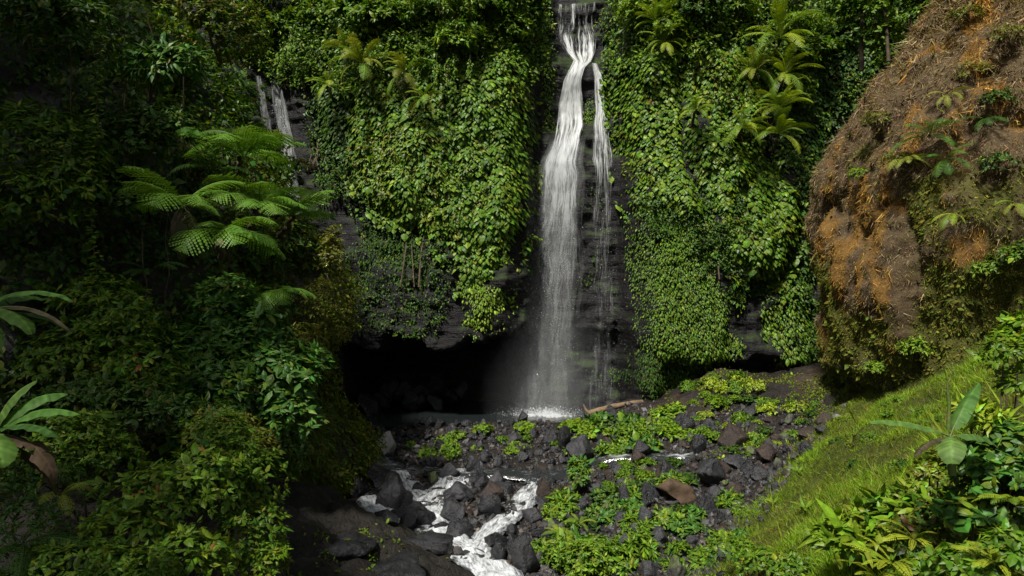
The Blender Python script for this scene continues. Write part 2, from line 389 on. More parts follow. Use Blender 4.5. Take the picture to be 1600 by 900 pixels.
# the back cliff: depth y as a function of (x, z)
CX = [-60, -40, -22, -17.5, -15.4, -13.6, -11.5, -9.2, -6, -3, -.4, .9, 1.8, 3, 5, 6.9, 7.7, 8.6, 11, 15, 17.5, 20.5, 24, 30, 45, 70]
CY = [24, 33, 40, 42.4, 44.2, 44.2, 43.0, 41.6, 41.0, 41.0, 41.4, 42.4, 44.2, 44.8, 45.0, 44.6, 43.0, 42.0, 41.5, 41.8, 42.2, 43.6, 42, 38, 33, 26]
def cliff_y(x, z, detail=True):
    y = np.interp(x, CX, CY)
    y = y + .10 * np.clip(z - 12, 0, 40) + np.interp(z, [0, 6, 10, 30], [-.3, 0, .2, .3])
    # cave under the hanging curtain, shallower recess behind the fall, low ledge on the other side
    p0 = st(x, 0 * x, 0 * x)
    zc = 4.9 + .75 * vnoise(p0 * .45, 5) + .40 * vnoise(p0 * 1.5, 6) + .18 * vnoise(p0 * 4, 7)
    inc = smooth(-10.6, -9.4, x) * (1 - smooth(-.6, 1.6, x))
    y = y + 8.0 * inc * (1 - smooth(zc - .9, zc, z))
    y = y + 1.0 * smooth(0, 1.5, x) * (1 - smooth(7, 8, x)) * (1 - smooth(4.6, 5.4, z))
    y = y + 1.5 * smooth(8.5, 10, x) * (1 - smooth(19, 21, x)) * (1 - smooth(3.0, 3.9, z + .3 * vnoise(p0, 8)))
    # rounded chute steps at the head of the fall
    inr = smooth(1.0, 2.2, x) * (1 - smooth(6.6, 7.6, x))
    y = y + inr * (1.6 * smooth(22.6, 24.5, z) - .5 * np.exp(-((z - 22.4) / .9) ** 2) - .3 * np.exp(-((z - 16.6) / 1.6) ** 2))
    if detail:
        p = st(x, y * .5, z)
        y = y + .55 * fbm(p * .33, 3, 51) + .20 * fbm(p * st(1., 1., 1.5), 4, 57) - .16 * (1 - np.abs(fbm(p * st(.45, .45, 2.0), 4, 59))) ** 3 - .14 * (1 - np.abs(fbm(p * st(1.3, 1.3, .5), 3, 61))) ** 3
    return y
xs = np.concatenate([np.linspace(-60, -22, 30)[:-1], np.arange(-22, 25, .14), np.linspace(25, 70, 40)])
zs = np.concatenate([np.arange(-1.5, 28, .14), np.linspace(28.2, 42, 30)])
GX, GZ = np.meshgrid(xs, zs, indexing='ij')
V = st(GX, cliff_y(GX, GZ), GZ)
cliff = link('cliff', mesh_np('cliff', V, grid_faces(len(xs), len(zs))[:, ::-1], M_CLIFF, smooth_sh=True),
             label='tall dark wet basalt cliff behind the waterfall with a low cave', kind='structure')
# land on top of the back cliff
xt = np.linspace(-60, 70, 90); yt0 = cliff_y(xt, np.full_like(xt, 42.0))
V = np.stack([np.stack([xt, yt0 + d, 41.8 + d * .35 + .6 * fbm(st(xt * .2, 0 * xt + d, 0 * xt), 3, 70)], -1) for d in (0, 3, 8, 20, 60, 200)], 1)
link('plateau', mesh_np('plateau', V, grid_faces(90, 6), M_BANK, smooth_sh=True), kind='structure')

# the left gorge wall: plan polyline swept upward and leaning back
WPL = np.array([(-44, -8), (-33, 4), (-25, 11.5), (-18.6, 18.2), (-14.0, 22.0), (-10.6, 25.4), (-8.3, 28.2), (-7.75, 29.5), (-8.3, 31.2), (-10.5, 35), (-14, 40), (-20, 46)], float)
WS = np.concatenate([[0], np.cumsum(np.linalg.norm(np.diff(WPL, axis=0), axis=1))])
def wall_pt(s, z, detail=True, off=0.0):
    x = np.interp(s, WS, WPL[:, 0]); y = np.interp(s, WS, WPL[:, 1])
    e = .6
    tx = np.interp(s + e, WS, WPL[:, 0]) - np.interp(s - e, WS, WPL[:, 0]); ty = np.interp(s + e, WS, WPL[:, 1]) - np.interp(s - e, WS, WPL[:, 1])
    L = np.hypot(tx, ty) + 1e-9; nx, ny = ty / L, -tx / L
    lean = np.interp(z, [-3, 6, 11, 16, 21, 30], [0, .2, 1.5, 5.9, 9.6, 14.5])
    x = x - .93 * lean; y = y + .25 * lean
    o = off
    if detail:
        p = st(x, y, z)
        o = o + .9 * fbm(p * .22, 3, 81) + .35 * fbm(p * .9, 3, 83)
    return np.stack([x + nx * o, y + ny * o, z + 0 * x], -1), np.stack([nx, ny, .25 + 0 * nx], -1)
ss = np.concatenate([np.linspace(0, 26, 20)[:-1], np.arange(26, WS[-1], .25)]); zs = np.arange(-3, 27, .25)
SS, ZZ = np.meshgrid(ss, zs, indexing='ij'); V, _ = wall_pt(SS, ZZ)
link('gorge_wall', mesh_np('gorge_wall', V, grid_faces(len(ss), len(zs)), M_BANK, smooth_sh=True),
     label='near gorge wall buried in dark jungle foliage', kind='structure')
V = np.stack([V[:, -1] + np.array([-d * .93, d * .25, d * .25]) for d in (0, 4, 10, 25, 80)], 1)
link('jungle_floor', mesh_np('jungle_floor', V, grid_faces(len(ss), 5), M_BANK, smooth_sh=True), kind='structure')

# the round bluff on the right
BC = np.array([23.0, 31.0]); BD = np.linalg.norm(BC); BA = math.atan2(BC[0], BC[1])
_prof = [(1490, 0), (1440, 45), (1385, 105), (1338, 155), (1306, 205), (1273, 285), (1254, 365), (1251, 420), (1260, 490), (1272, 560), (1292, 590), (1330, 606)]
_bz = np.array([CAMZ - (py - 450) * 34.5 / F for px, py in _prof]); _br = np.array([BD * math.sin(BA - math.atan((px - 800) / F)) for px, py in _prof])
_bz = np.concatenate([[29], [26], _bz, [1.0]])[::-1]; _br = np.concatenate([[.05], [1.6], _br, [5.6]])[::-1]
UB = math.atan2(-BC[1], -BC[0])
def bluff_pt(u, z, detail=True, off=0.0):
    r = np.interp(z, _bz, _br) - .25 + off
    c, s = np.cos(UB + u), np.sin(UB + u)
    if detail:
        p = st(BC[0] + r * c, BC[1] + r * s, z)
        r = r + .62 * fbm(p * .28, 3, 91) + .24 * fbm(p * st(1., 1., .5), 4, 93) + .10 * fbm(p * 3.1, 2, 95) - .60 * (1 - np.abs(fbm(p * st(.55, .55, .14), 3, 96))) ** 4
    return np.stack([BC[0] + r * c, BC[1] + r * s, z + 0 * r], -1)
def bluff_zone(p):
    """the bluff's own cover: 0 bare or lichened stone .. 1; returns weights dry, orange, moss"""
    x, y, z = p[..., 0], p[..., 1], p[..., 2]
    n = fbm(p * .35, 4, 97); n2 = fbm(p * st(.9, .9, .35), 4, 99)
    moss = smooth(.0, .5, n * .9 + .13 * (9.6 - z) + .13 * (x - 14.2) * (1 - smooth(11, 15, z)))
    orange = smooth(.15, .6, n2 + .25 * np.exp(-((z - 9) / 3.5) ** 2) + .70 * (1 - smooth(12.8, 16.0, x)) * (1 - smooth(11.5, 16, z)) - .16)
    return moss, orange
us = np.concatenate([np.linspace(-3.14, -1.9, 12)[:-1], np.linspace(-1.9, 1.5, 240), np.linspace(1.5, 3.14, 12)[1:]]); zs = np.arange(1.0, 29, .15)
UU, ZZ = np.meshgrid(us, zs, indexing='ij'); V = bluff_pt(UU, ZZ)
mo, og = bluff_zone(V)
bc = np.array([.100, .070, .038]) * (1 - og[..., None]) + np.array([.19, .105, .026]) * og[..., None]
bc = bc * (1 - mo[..., None]) + np.array([.075, .076, .016]) * mo[..., None]
gr = smooth(5.5, 3.6, V[..., 2] + .5 * fbm(V * .8, 3, 101))[..., None]
bc = bc * (1 - gr) + np.array([.105, .088, .085]) * gr
bluff = link('bluff', mesh_np('bluff', V, grid_faces(len(us), len(zs)), M_BLUFF, bc.reshape(-1, 3), smooth_sh=True),
             label='rounded brown and orange bluff with dry grass on the right', kind='structure')

# ------------------------------------------------------------------ water
V = st(*np.meshgrid(np.linspace(-13, 6.8, 60), np.linspace(39.2, 53, 40), indexing='ij'), 0.0)
V[..., 2] = -.02 + .02 * fbm(V * 1.5, 2, 110)
link('pool', mesh_np('pool', V, grid_faces(60, 40), M_POOL, smooth_sh=True), label='dark still plunge pool at the foot of the fall', kind='structure')

def interp_path(tab, t):
    tab = np.array(tab, float); k = np.concatenate([[0], np.cumsum(np.hypot(np.diff(tab[:, 0]), np.diff(tab[:, 1])))]); k /= k[-1]
    return [np.interp(t, k, tab[:, j]) for j in range(tab.shape[1])]

def fall_sheet(name, tab, parent, seed, out=.12, free_from=None, mat=None, nu=28, nv=200, dscale=1.0, thin=(.12, .14, .34, .92, 1.0)):
    """tab rows: px, py, width px, density 0..1 (measured in the cliff's own plane at 44 m)"""
    t = np.linspace(0, 1, nv); px, py, w, dn = interp_path(tab, t)
    k = 44.0 / F
    xc, z, wd = (px - 800) * k, CAMZ - (py - 450) * k, w * k
    u = np.linspace(-1, 1, nu)
    X = xc[None] + .5 * wd[None] * u[:, None] + .10 * vnoise(st(u[:, None] * 2 + 0 * t[None], t[None] * 22 + 0 * u[:, None], 0 * X0(u, t)), seed) * (wd[None] * .6)
    Z = np.broadcast_to(z[None], X.shape)
    Yr = cliff_y(X, Z); dzv = abs(z[0] - z[-1]) / (nv - 1); hw = max(1, int(1.1 / dzv)); ker = np.ones(2 * hw + 1) / (2 * hw + 1)
    Y = np.minimum(np.stack([np.convolve(np.pad(r_, hw, mode='edge'), ker, 'valid') for r_ in Yr]) - .22 - out, Yr - .05)
    Y = .5 * Y + .5 * Y.mean(0)[None]; Y = np.minimum(Y, Yr - .04)
    if free_from is not None:                         # below the lip the water falls clear of the rock
        lip = (z < free_from)
        yl = np.interp(free_from, z[::-1], Y.mean(0)[::-1]) - .12
        sm = smooth(free_from + 2.5, free_from - 2.5, z)[None]
        Y = Y * (1 - sm) + sm * np.minimum(Y, yl - .03 * np.clip(free_from - z, 0, 99)[None] + .12 * vnoise(st(X * 1.5, 0 * X, Z * .15), seed + 3))
    Y = Y - .07 * np.abs(fbm(st(X * 5, 0 * X, Z * 1.3), 3, seed + 7))
    rel = np.abs(u)[:, None]
    dens = dn[None] * dscale * (1 - .55 * rel ** 3) - .6 * smooth(.70, 1.0, rel)
    uvs = st(u[:, None] * 1.25 + seed * 3.1 + 0 * X, Z)
    thick = np.broadcast_to(np.interp(z, [0, 6, 12, 16, 20], thin)[None], X.shape)
    return link(name, mesh_np(name, st(X, Y, Z) - np.array(parent.location), grid_faces(nu, nv), mat or M_FALL, uv=uvs.reshape(-1, 2), extra={'dens': dens, 'thick': thick}, smooth_sh=True), parent)
def X0(u, t): return u[:, None] * t[None]

def drops(name, parent, n, f_pos, size):
    pos = f_pos(n); d = np.tile([[0, .0, -1.0]], (n, 1)) + rng.normal(0, .12, (n, 3))
    M = frames(d, np.tile([[0, -1.0, 0]], (n, 1)) + rng.normal(0, .5, (n, 3)))
    me = scatter(RHOMB, pos - np.array(parent.location), M, size * np.exp(rng.normal(0, .45, n)), np.ones((n, 3)), name, M_DROP)
    link(name, me, parent, kind='stuff')

wf = thing('waterfall', 'tall white waterfall dropping down the dark rock face into the pool', 'waterfall', (4, 44, 0))
MAIN = [(908, -30, 90, .34), (910, 20, 86, .38), (913, 50, 70, .46), (916, 76, 38, .62), (907, 92, 30, .70), (899, 115, 33, .74), (895, 150, 42, .70), (892, 190, 50, .66),
        (886, 225, 54, .62), (878, 262, 68, .60), (875, 300, 70, .56), (873, 350, 72, .50), (868, 430, 80, .46), (862, 520, 90, .42), (852, 648, 104, .42)]
fall_sheet('main_chute', MAIN, wf, 1, free_from=14.5)
for k_, sd in enumerate((5, 6, 8)):
    fall_sheet('veil', [(a + (-6, 4, 0)[k_], b_, w * (1.1, 1.25, .85)[k_], (-.3 if i == 0 else d + .05)) for i, (a, b_, w, d) in enumerate(MAIN[7:])], wf, sd, out=.2 + .15 * k_, free_from=14.5, mat=M_VEIL, thin=(.17, .16, .20, .26, .2))
SIDE = [(934, 84, 12, .60), (940, 108, 17, .64), (943, 140, 20, .62), (943, 175, 26, .56), (942, 205, 34, .55), (943, 240, 38, .46), (944, 290, 36, .40), (945, 360, 38, .38), (945, 450, 42, .36), (944, 560, 50, .34), (942, 648, 54, .34)]
fall_sheet('side_chute', SIDE, wf, 9, thin=(.20, .20, .26, .6, .95))
def fall_points(tab, spread):
    def f(n):
        t = rng.random(n) ** .8; px, py, w, dn = interp_path(tab, t); k = 44.0 / F
        x = (px - 800) * k + rng.normal(0, .30, n) * w * k * spread; z = CAMZ - (py - 450) * k
        y = np.minimum(cliff_y(x, z) - .25 - rng.random(n) * .5, 44.6)
        y = np.where(z < 14.5, np.minimum(y, 43.7 - rng.random(n) * .7), y)
        return np.stack([x, y, z], -1)
    return f
drops('spray', wf, 4000, fall_points(MAIN[8:], .9), .017)
drops('spray', wf, 900, fall_points(SIDE[3:], 1.0), .018)
def splash(n):
    a = rng.random(n) * 2 * np.pi; r = np.abs(rng.normal(0, 1.0, n))
    return np.stack([2.1 + r * np.cos(a) * 1.3, 42.8 + r * np.sin(a) * .5, np.abs(rng.normal(0, .22, n)) + .02], -1)
drops('splash', wf, 5000, splash, .028)
# foam on the pool where the fall lands
uu, vv = np.meshgrid(np.linspace(-1, 1, 50), np.linspace(-1, 1, 24), indexing='ij')
V = st(2.2 + uu * 2.9, 42.6 + vv * 1.1, .03 + .05 * np.abs(vnoise(st(uu * 8, vv * 5, 0 * uu), 4)))
dn = .75 - 1.0 * (uu ** 2 + vv ** 2)
link('foam', mesh_np('foam', V - np.array(wf.location), grid_faces(50, 24), M_FALL, uv=st(uu * .8, vv * 1.2).reshape(-1, 2), extra={'dens': dn, 'thick': 0 * dn + .95}, smooth_sh=True), wf)

mi = bpy.data.materials.new('mist'); mi.use_nodes = True; nt = mi.node_tree; nt.nodes.remove(nt.nodes['Principled BSDF'])
pv = nt.nodes.new('ShaderNodeVolumePrincipled'); pv.inputs['Color'].default_value = (.9, .94, .97, 1); tcd = nt.nodes.new('ShaderNodeTexCoord'); gt = nt.nodes.new('ShaderNodeTexGradient'); gt.gradient_type = 'SPHERICAL'; mq = nt.nodes.new('ShaderNodeMath'); mq.operation = 'MULTIPLY'; mq.inputs[1].default_value = .06
nt.links.new(tcd.outputs['Object'], gt.inputs[0]); nt.links.new(gt.outputs[1], mq.inputs[0]); nt.links.new(mq.outputs[0], pv.inputs['Density']); nt.links.new(pv.outputs[0], nt.nodes['Material Output'].inputs['Volume'])
import bmesh
bm = bmesh.new(); bmesh.ops.create_icosphere(bm, subdivisions=4, radius=1); me = bpy.data.meshes.new('mist'); bm.to_mesh(me); bm.free(); me.materials.append(mi)
mo_ = link('mist', me, wf, kind='stuff'); mo_.scale = (4.6, 2.2, 6.5); mo_.location = (-1.6, -1.6, 1.8)
wl = thing('waterfall', 'thin twin waterfall slipping between the gorge wall and hanging vines', 'waterfall', (-15, 43.5, 0))
fall_sheet('main_chute', [(424, 118, 14, .62), (428, 150, 26, .60), (436, 190, 30, .58), (446, 230, 28, .62), (455, 275, 22, .64), (462, 330, 24, .58), (466, 420, 28, .45), (468, 600, 30, .4)], wl, 13, nv=140, nu=20, thin=(.2, .3, .34, .36, .4))
fall_sheet('side_chute', [(402, 118, 8, .55), (408, 150, 12, .6), (414, 190, 15, .6), (419, 235, 16, .5), (424, 300, 16, .4)], wl, 15, nv=100, nu=14, thin=(.2, .3, .34, .36, .4))
drops('spray', wl, 1200, fall_points([(428, 150, 22, .52), (446, 230, 24, .50), (455, 275, 18, .52), (462, 330, 20, .46)], 1.0), .024)

stream = link('stream', None, kind='structure', label='shallow rocky stream breaking into white cascades')
def ribbon(name, pxs, width, dens, seed, lift=.17, amp=.09):
    pts = ground_hit([p[0] for p in pxs], [p[1] for p in pxs])
    k = np.concatenate([[0], np.cumsum(np.linalg.norm(np.diff(pts[:, :2], axis=0), axis=1))])
    n = int(k[-1] / .07) + 2; t = np.linspace(0, k[-1], n)
    c = np.stack([np.interp(t, k, pts[:, j]) for j in (0, 1)], -1)
    for _ in range(4):
        q = c.copy(); ker = np.ones(7) / 7
        for j in (0, 1): q[3:-3, j] = np.convolve(c[:, j], ker, 'valid')
        c = q
    tg = norm(np.gradient(c, axis=0)); nr = np.stack([-tg[:, 1], tg[:, 0]], -1)
    w = 1.25 * np.interp(t, k, width); dn = np.interp(t, k, dens); u = np.linspace(-1, 1, 17)
    XY = c[None] + nr[None] * (u[:, None, None] * w[None, :, None] * .5)
    zc = ground_z(c[:, 0], c[:, 1], False) + lift
    z = zc[None] + amp * fbm(st(XY[..., 0] * 2.2, XY[..., 1] * 2.2, 0 * XY[..., 0]), 3, seed) - .05 * (np.abs(u)[:, None] ** 3) - .12 * smooth(.8, 1, np.abs(u))[:, None]
    dd = dn[None] - .22 * np.abs(u)[:, None] ** 3
    uvs = st(u[:, None] * w[None] * .6 + seed, t[None] + 0 * u[:, None])
    V = np.concatenate([XY, z[..., None]], -1)
    link(name, mesh_np(name, V, grid_faces(len(u), n)[:, ::-1], M_STREAM, uv=uvs.reshape(-1, 2), extra={'dens': dd, 'thick': 0 * dd + .96}, smooth_sh=True), stream)
    return c
STREAM_C = []
STREAM_C.append(ribbon('cascade', [(705, 738), (708, 755), (690, 778), (668, 795), (662, 812), (676, 832), (706, 850), (742, 872), (770, 900), (800, 940)],
       [1.3, 1.5, 1.5, 1.5, 1.4, 1.3, 1.3, 1.5, 1.5, 1.4], [.42, .56, .58, .58, .62, .64, .64, .62, .66, .66], 31))
STREAM_C.append(ribbon('cascade', [(628, 742), (640, 757), (652, 772), (664, 792)], [.7, .7, .8, .9], [.5, .6, .6, .55], 33))
STREAM_C.append(ribbon('cascade', [(572, 780), (586, 797), (604, 808), (630, 802), (658, 806)], [.7, .8, .9, .9, .9], [.58, .66, .66, .62, .6], 35))
STREAM_C.append(ribbon('cascade', [(838, 760), (826, 776), (808, 798), (785, 818), (758, 840), (736, 864)], [1.0, 1.0, .9, .8, .9, 1.0], [.44, .52, .58, .58, .6, .6], 37))
STREAM_C.append(ribbon('run', [(1110, 712), (1066, 717), (1010, 716), (962, 717), (935, 722), (890, 738), (845, 745), (838, 762)], [.5, .6, .5, .8, .7, 1.1, 1.2, 1.0], [.0, .50, .02, .50, .05, .05, .05, .30], 39, amp=.03))
STREAM_C.append(ribbon('run', [(575, 716), (605, 731), (650, 738), (705, 742)], [1.2, 1.2, 1.1, 1.2], [.3, .32, .2, .3], 41, amp=.03))
STREAM_C.append(ribbon('run', [(845, 745), (790, 742), (740, 742), (705, 740)], [1.2, 1.0, 1.0, 1.0], [.05, .08, .15, .25], 43, amp=.03))

# ------------------------------------------------------------------ rocks
def ico(sub):
    import bmesh
    bm = bmesh.new(); bmesh.ops.create_icosphere(bm, subdivisions=sub, radius=1)
    V = np.array([v.co[:] for v in bm.verts]); Fc = np.array([[v.index for v in f.verts] for f in bm.faces]); bm.free(); return V, Fc
def rock_shape(sub, seed, cuts=9, rough=.10, cd=(.36, .74)):
    V, Fc = ico(sub); r = np.random.default_rng(seed)
    for _ in range(cuts):
        n = norm(r.normal(size=3)); d = r.uniform(*cd); t = V @ n
        V = V - np.clip(t - d, 0, None)[:, None] * n * .94
    V = V * (1 + rough * fbm(V * 1.3 + seed, 2, seed)[:, None] + .055 * fbm(V * 4 + seed, 4, seed + 9)[:, None]) * r.uniform(.8, 1.15, 3)
    V = V / np.abs(V).max(0)
    return V, Fc
ROCKV = [rock_shape(4, 200 + i, 13 + i % 6, .12) for i in range(12)] + [rock_shape(4, 240 + i, 5, .26, (.60, .9)) for i in range(5)]
ROCK_ME = {}
def rock_mesh(v, m):
    if (v, m) not in ROCK_ME:
        mat = (M_BOULD + [M_PALE, M_EARTH])[m]
        ROCK_ME[v, m] = mesh_np('boulder', ROCKV[v][0], ROCKV[v][1], mat, smooth_sh=True)
    return ROCK_ME[v, m]
ROCK_POS = []; RAND = []
def boulder(px, py, wpx, hpx, v, m, label, group=None, rz=None, base=None, depth=None, sink=.36):
    """a boulder whose foot is seen at (px, py); sizes are its seen width and height"""
    g = ground_hit(px, py)[0] if base is None else np.asarray(base)
    k = g[1] / F; sx, sz = .5 * wpx * k, .5 * hpx * k
    sy = depth or (sx * .85)
    o = link('boulder', rock_mesh(v % 17, m), None, label, 'boulder', group)
    if group and base is not None and label.startswith('*'): RAND.append((o, 'stone', label[1:], 'small ' if sx < .25 else 'large ' if sx > .5 else '', ('black', 'grey', 'brown', 'mossy dark', 'pale', 'gritty')[m]))
    o.scale = (sx, sy, sz * (1 + sink)); o.rotation_euler = (random.uniform(-.15, .15), random.uniform(-.15, .15), random.uniform(-.5, .5) if rz is None else rz)
    o.location = (g[0], g[1] + sy * .8, g[2] + sz * (1 - sink))
    ROCK_POS.append((g[0], g[1] + sy * .8, max(sx, sy)))
    return o
NAMED = [
 (600, 714, 38, 38, 3, 4, 'pale grey angular block standing alone by the dark pool edge'),
 (610, 802, 66, 62, 14, 0, 'big black wet boulder with split faces left of the cascade'),
 (596, 765, 56, 34, 5, 0, 'flat black boulder behind the split wet boulder'),
 (652, 772, 30, 22, 2, 0, 'low black boulder parting the upper cascade'),
 (677, 760, 20, 22, 7, 3, 'small moss tinged black stone upright in the upper cascade'),
 (682, 772, 22, 12, 1, 0, 'thin black stone lying flat in the foaming upper cascade'),
 (718, 792, 56, 34, 16, 1, 'large grey boulder in the middle between the two cascades'),
 (766, 793, 40, 34, 8, 2, 'rusty brown boulder between the two cascades'),
 (702, 820, 46, 42, 6, 1, 'grooved grey boulder at the edge of the left cascade'),
 (718, 846, 52, 34, 12, 0, 'dark rounded boulder where the two cascades meet'),
 (734, 850, 18, 14, 10, 0, 'small black stone in the foam where cascades meet'),
 (760, 814, 50, 40, 11, 0, 'black boulder under the rusty brown one'),
 (790, 774, 42, 24, 0, 0, 'long black boulder above the right cascade'),
 (756, 764, 24, 34, 5, 0, 'black round boulder above the rusty brown one'),
 (776, 765, 30, 30, 3, 1, 'slanting grey boulder beside the brown calm water'),
 (700, 752, 36, 26, 2, 1, 'grey boulder above the left cascade lip'),
 (737, 742, 26, 36, 6, 1, 'upright grey block above the cascade'),
 (775, 856, 42, 30, 4, 0, 'pair forming black boulder right of the lower cascade'),
 (762, 862, 20, 24, 8, 0, 'narrow black boulder leaning by the lower cascade'),
 (778, 885, 28, 30, 15, 0, 'black round boulder standing in the lower cascade foam'),
 (820, 900, 50, 62, 7, 0, 'tall black boulder at the bottom edge beside ferns'),
 (848, 783, 34, 40, 9, 2, 'pointed dark brown boulder by the calm stream'),
 (912, 722, 50, 46, 0, 1, 'squared grey boulder upstream of the small white chute'),
 (1000, 722, 46, 32, 10, 0, 'flat topped black boulder right of the small white chute'),
 (1150, 706, 52, 42, 8, 2, 'large brown rounded boulder on the rubble fan'),
 (1092, 718, 30, 34, 11, 0, 'glistening black boulder beside the far white trickle'),
 (1118, 765, 66, 50, 4, 1, 'big grey slab boulder propped on another'),
 (1124, 786, 46, 36, 6, 1, 'rounded grey boulder under the propped slab'),
 (1154, 732, 44, 20, 3, 1, 'thin pointed grey slab on the rubble fan'),
 (1062, 787, 74, 38, 5, 5, 'wide flat boulder topped with brown grit'),
 (1012, 793, 58, 36, 2, 0, 'black jagged boulder beside the grit topped one'),
 (978, 800, 24, 44, 7, 1, 'slim upright grey stone among bright ferns'),
 (905, 800, 26, 26, 1, 1, 'smooth bluish grey stone above the fern clump'),
 (1104, 812, 40, 30, 9, 0, 'glossy black boulder near the foot of the grass slope'),
 (1005, 835, 40, 38, 10, 1, 'leaning grey boulder at the edge of the green clump'),
 (900, 897, 28, 36, 8, 1, 'rounded grey boulder at the bottom among green herbs'),
 (960, 660, 24, 24, 5, 1, 'blocky grey boulder propping the fallen log'),
 (978, 661, 24, 20, 0, 1, 'flat bluish boulder tucked under the fallen log'),
 (756, 668, 16, 20, 6, 1, 'upright grey boulder on the pool shore'),
 (802, 692, 28, 18, 3, 1, 'pale edged grey boulder on the rubble bank'),
 (860, 700, 30, 28, 2, 0, 'dark boulder on the rubble bank among herbs'),
 (880, 708, 26, 40, 11, 0, 'dark narrow boulder behind the squared grey one'),
 (1265, 685, 34, 20, 1, 2, 'brown boulder in the shade below the bluff'),
 (1205, 660, 22, 16, 4, 2, 'small brown boulder high on the rubble fan'),
 (690, 834, 30, 16, 4, 0, 'low black rock edge washed by the main cascade'),
 (640, 825, 74, 30, 13, 0, 'broad black hump of rock below the left cascade arm'),
]
for (px, py, w, h, v, m, lab) in NAMED: boulder(px, py, w, h, v, m, lab)

def random_rocks(n, poly, wr, label, group, mats, keep=.8):
    k = 0; tries = 0
    poly = np.array(poly, float)
    while k < n and tries < n * 30:
        tries += 1
        px, py = random.uniform(poly[:, 0].min(), poly[:, 0].max()), random.uniform(poly[:, 1].min(), poly[:, 1].max())
        if not inside(poly, np.array([[px, py]]))[0]: continue
        g = ground_hit(px, py)[0]; s = math.exp(random.uniform(math.log(wr[0]), math.log(wr[1])))
        if any((g[0] - a) ** 2 + (g[1] - b) ** 2 < (keep * (r + s)) ** 2 for a, b, r in ROCK_POS): continue
        if min(np.min(np.hypot(c[:, 0] - g[0], c[:, 1] - g[1])) for c in STREAM_C) < s * .9 + .45: continue
        o = boulder(px, py, 2 * s * F / g[1], 2 * s * random.uniform(.55, .95) * F / g[1], random.randrange(17), random.choice(mats), label, group, base=g)
        k += 1
def inside(poly, q):
    x, y = q[:, 0], q[:, 1]; c = np.zeros(len(q), bool); n = len(poly)
    for i in range(n):
        x1, y1 = poly[i]; x2, y2 = poly[(i + 1) % n]
        hit = ((y1 > y) != (y2 > y)) & (x < (x2 - x1) * (y - y1) / (y2 - y1 + 1e-12) + x1); c ^= hit
    return c
for (px, py, w, h, v, m, dp, rz, lab) in [(665, 868, 90, 20, 12, 0, .9, -.6, 'long sloping black slab along the left side of the lower cascade'), (520, 870, 110, 26, 13, 0, .9, -.3, 'broad wet black slab on the left bank'),
        (610, 910, 120, 24, 14, 0, .9, -.4, 'black ledge at the bottom edge left of the stream'), (560, 775, 34, 30, 16, 0, .7, 0, 'black rock at the foot of the mossy wall')]:
    boulder(px, py, w, h, v, m, lab, rz=rz, depth=dp, sink=.75)
random_rocks(34, [(565, 735), (850, 735), (850, 860), (780, 900), (700, 830), (565, 830)], (.16, .5), '*black wet boulder crowded along the edges of the cascades', 'boulders along the cascades', [0, 0, 0, 1])
random_rocks(105, [(570, 668), (880, 662), (930, 712), (850, 735), (580, 728)], (.13, .42), '*grey or brown stone on the rubble bank below the pool', 'stones on the rubble bank', [0, 0, 0, 1, 1, 2])
random_rocks(95, [(900, 680), (1120, 640), (1300, 640), (1290, 690), (1190, 760), (1130, 830), (940, 800), (900, 740)], (.15, .5), '*dark stone scattered on the rubble fan below the bluff', 'stones on the rubble fan', [0, 0, 1, 1, 2, 3])
random_rocks(26, [(800, 800), (1140, 800), (1140, 905), (1040, 930), (790, 930)], (.15, .45), '*dark stone showing between the green herbs near the stream', 'stones among the herbs', [0, 1, 3])
for i in range(16):      # rocks on the far side of the pool, inside the cave
    x = random.uniform(-9.4, -3.4); y = random.uniform(43.6, 46.5); s = random.uniform(.4, .95)
    boulder(0, 0, 2 * s * F / y, 1.5 * s * F / y, random.randrange(12), random.choice([0, 0, 1]), 'dim black boulder heaped inside the cave mouth', 'boulders in the cave', base=(x, y, -.1 + .35 * (y - 43.6)))

cb_ = sorted([o for o in COL.objects if o.get('group') == 'boulders in the cave'], key=lambda o: o.location.x / o.location.y)
for o, w_ in zip(cb_, 'leftmost second third fourth fifth sixth seventh eighth ninth tenth eleventh twelfth thirteenth fourteenth fifteenth rightmost'.split()):
    o['label'] = 'dim black boulder in the cave mouth, %s counting from the left' % w_
# loose stones too many to count
n = 17000
px, py = rng.uniform(555, 1345, n), rng.uniform(628, 905, n)
g = ground_hit(px, py); _, rtx = seg_side(g[:, 0], g[:, 1], (7.4, 22.5), (17.0, 34.0))
dl = dist_left(g[:, 0], g[:, 1])
dens = fbm(g * .5, 3, 120)
ok = (rtx < .6) & (dl < .3) & (g[:, 1] < 43) & (dens > -.75) & ~((g[:, 1] > 40) & (g[:, 0] < 5.5))
g = g[ok]; n = len(g); V0, F0 = ico(1)
q = norm(rng.normal(size=(n, 3))); M = frames(q, norm(rng.normal(size=(n, 3))))
sz = np.clip(np.exp(rng.normal(-2.66, .55, n)), .025, .24)
T = np.stack([V0 * (1 + .28 * np.random.default_rng(i).normal(size=(len(V0), 1))) * [1, .8, .6] for i in range(8)])
V = g[:, None] + np.einsum('nij,nmj->nmi', M, T[rng.integers(0, 8, n)]) * sz[:, None, None] + np.array([0, 0, .02])
tone = palette(n, [(5, (.020, .020, .021)), (3, (.038, .036, .035)), (2, (.045, .032, .025)), (.3, (.11, .105, .10))], .35, .05)
M_STONE = rock_mat('loose_stone', (.55, .55, .55), (1.15, 1.15, 1.15), (.4, .85), 4, .3, usecol=True)
link('gravel', mesh_np('gravel', V, (F0[None] + (np.arange(n) * len(V0))[:, None, None]).reshape(-1, 3), M_STONE, np.repeat(tone, len(V0), 0)),
     label='loose dark stones covering the stream bed and rubble', cat='gravel', kind='stuff')

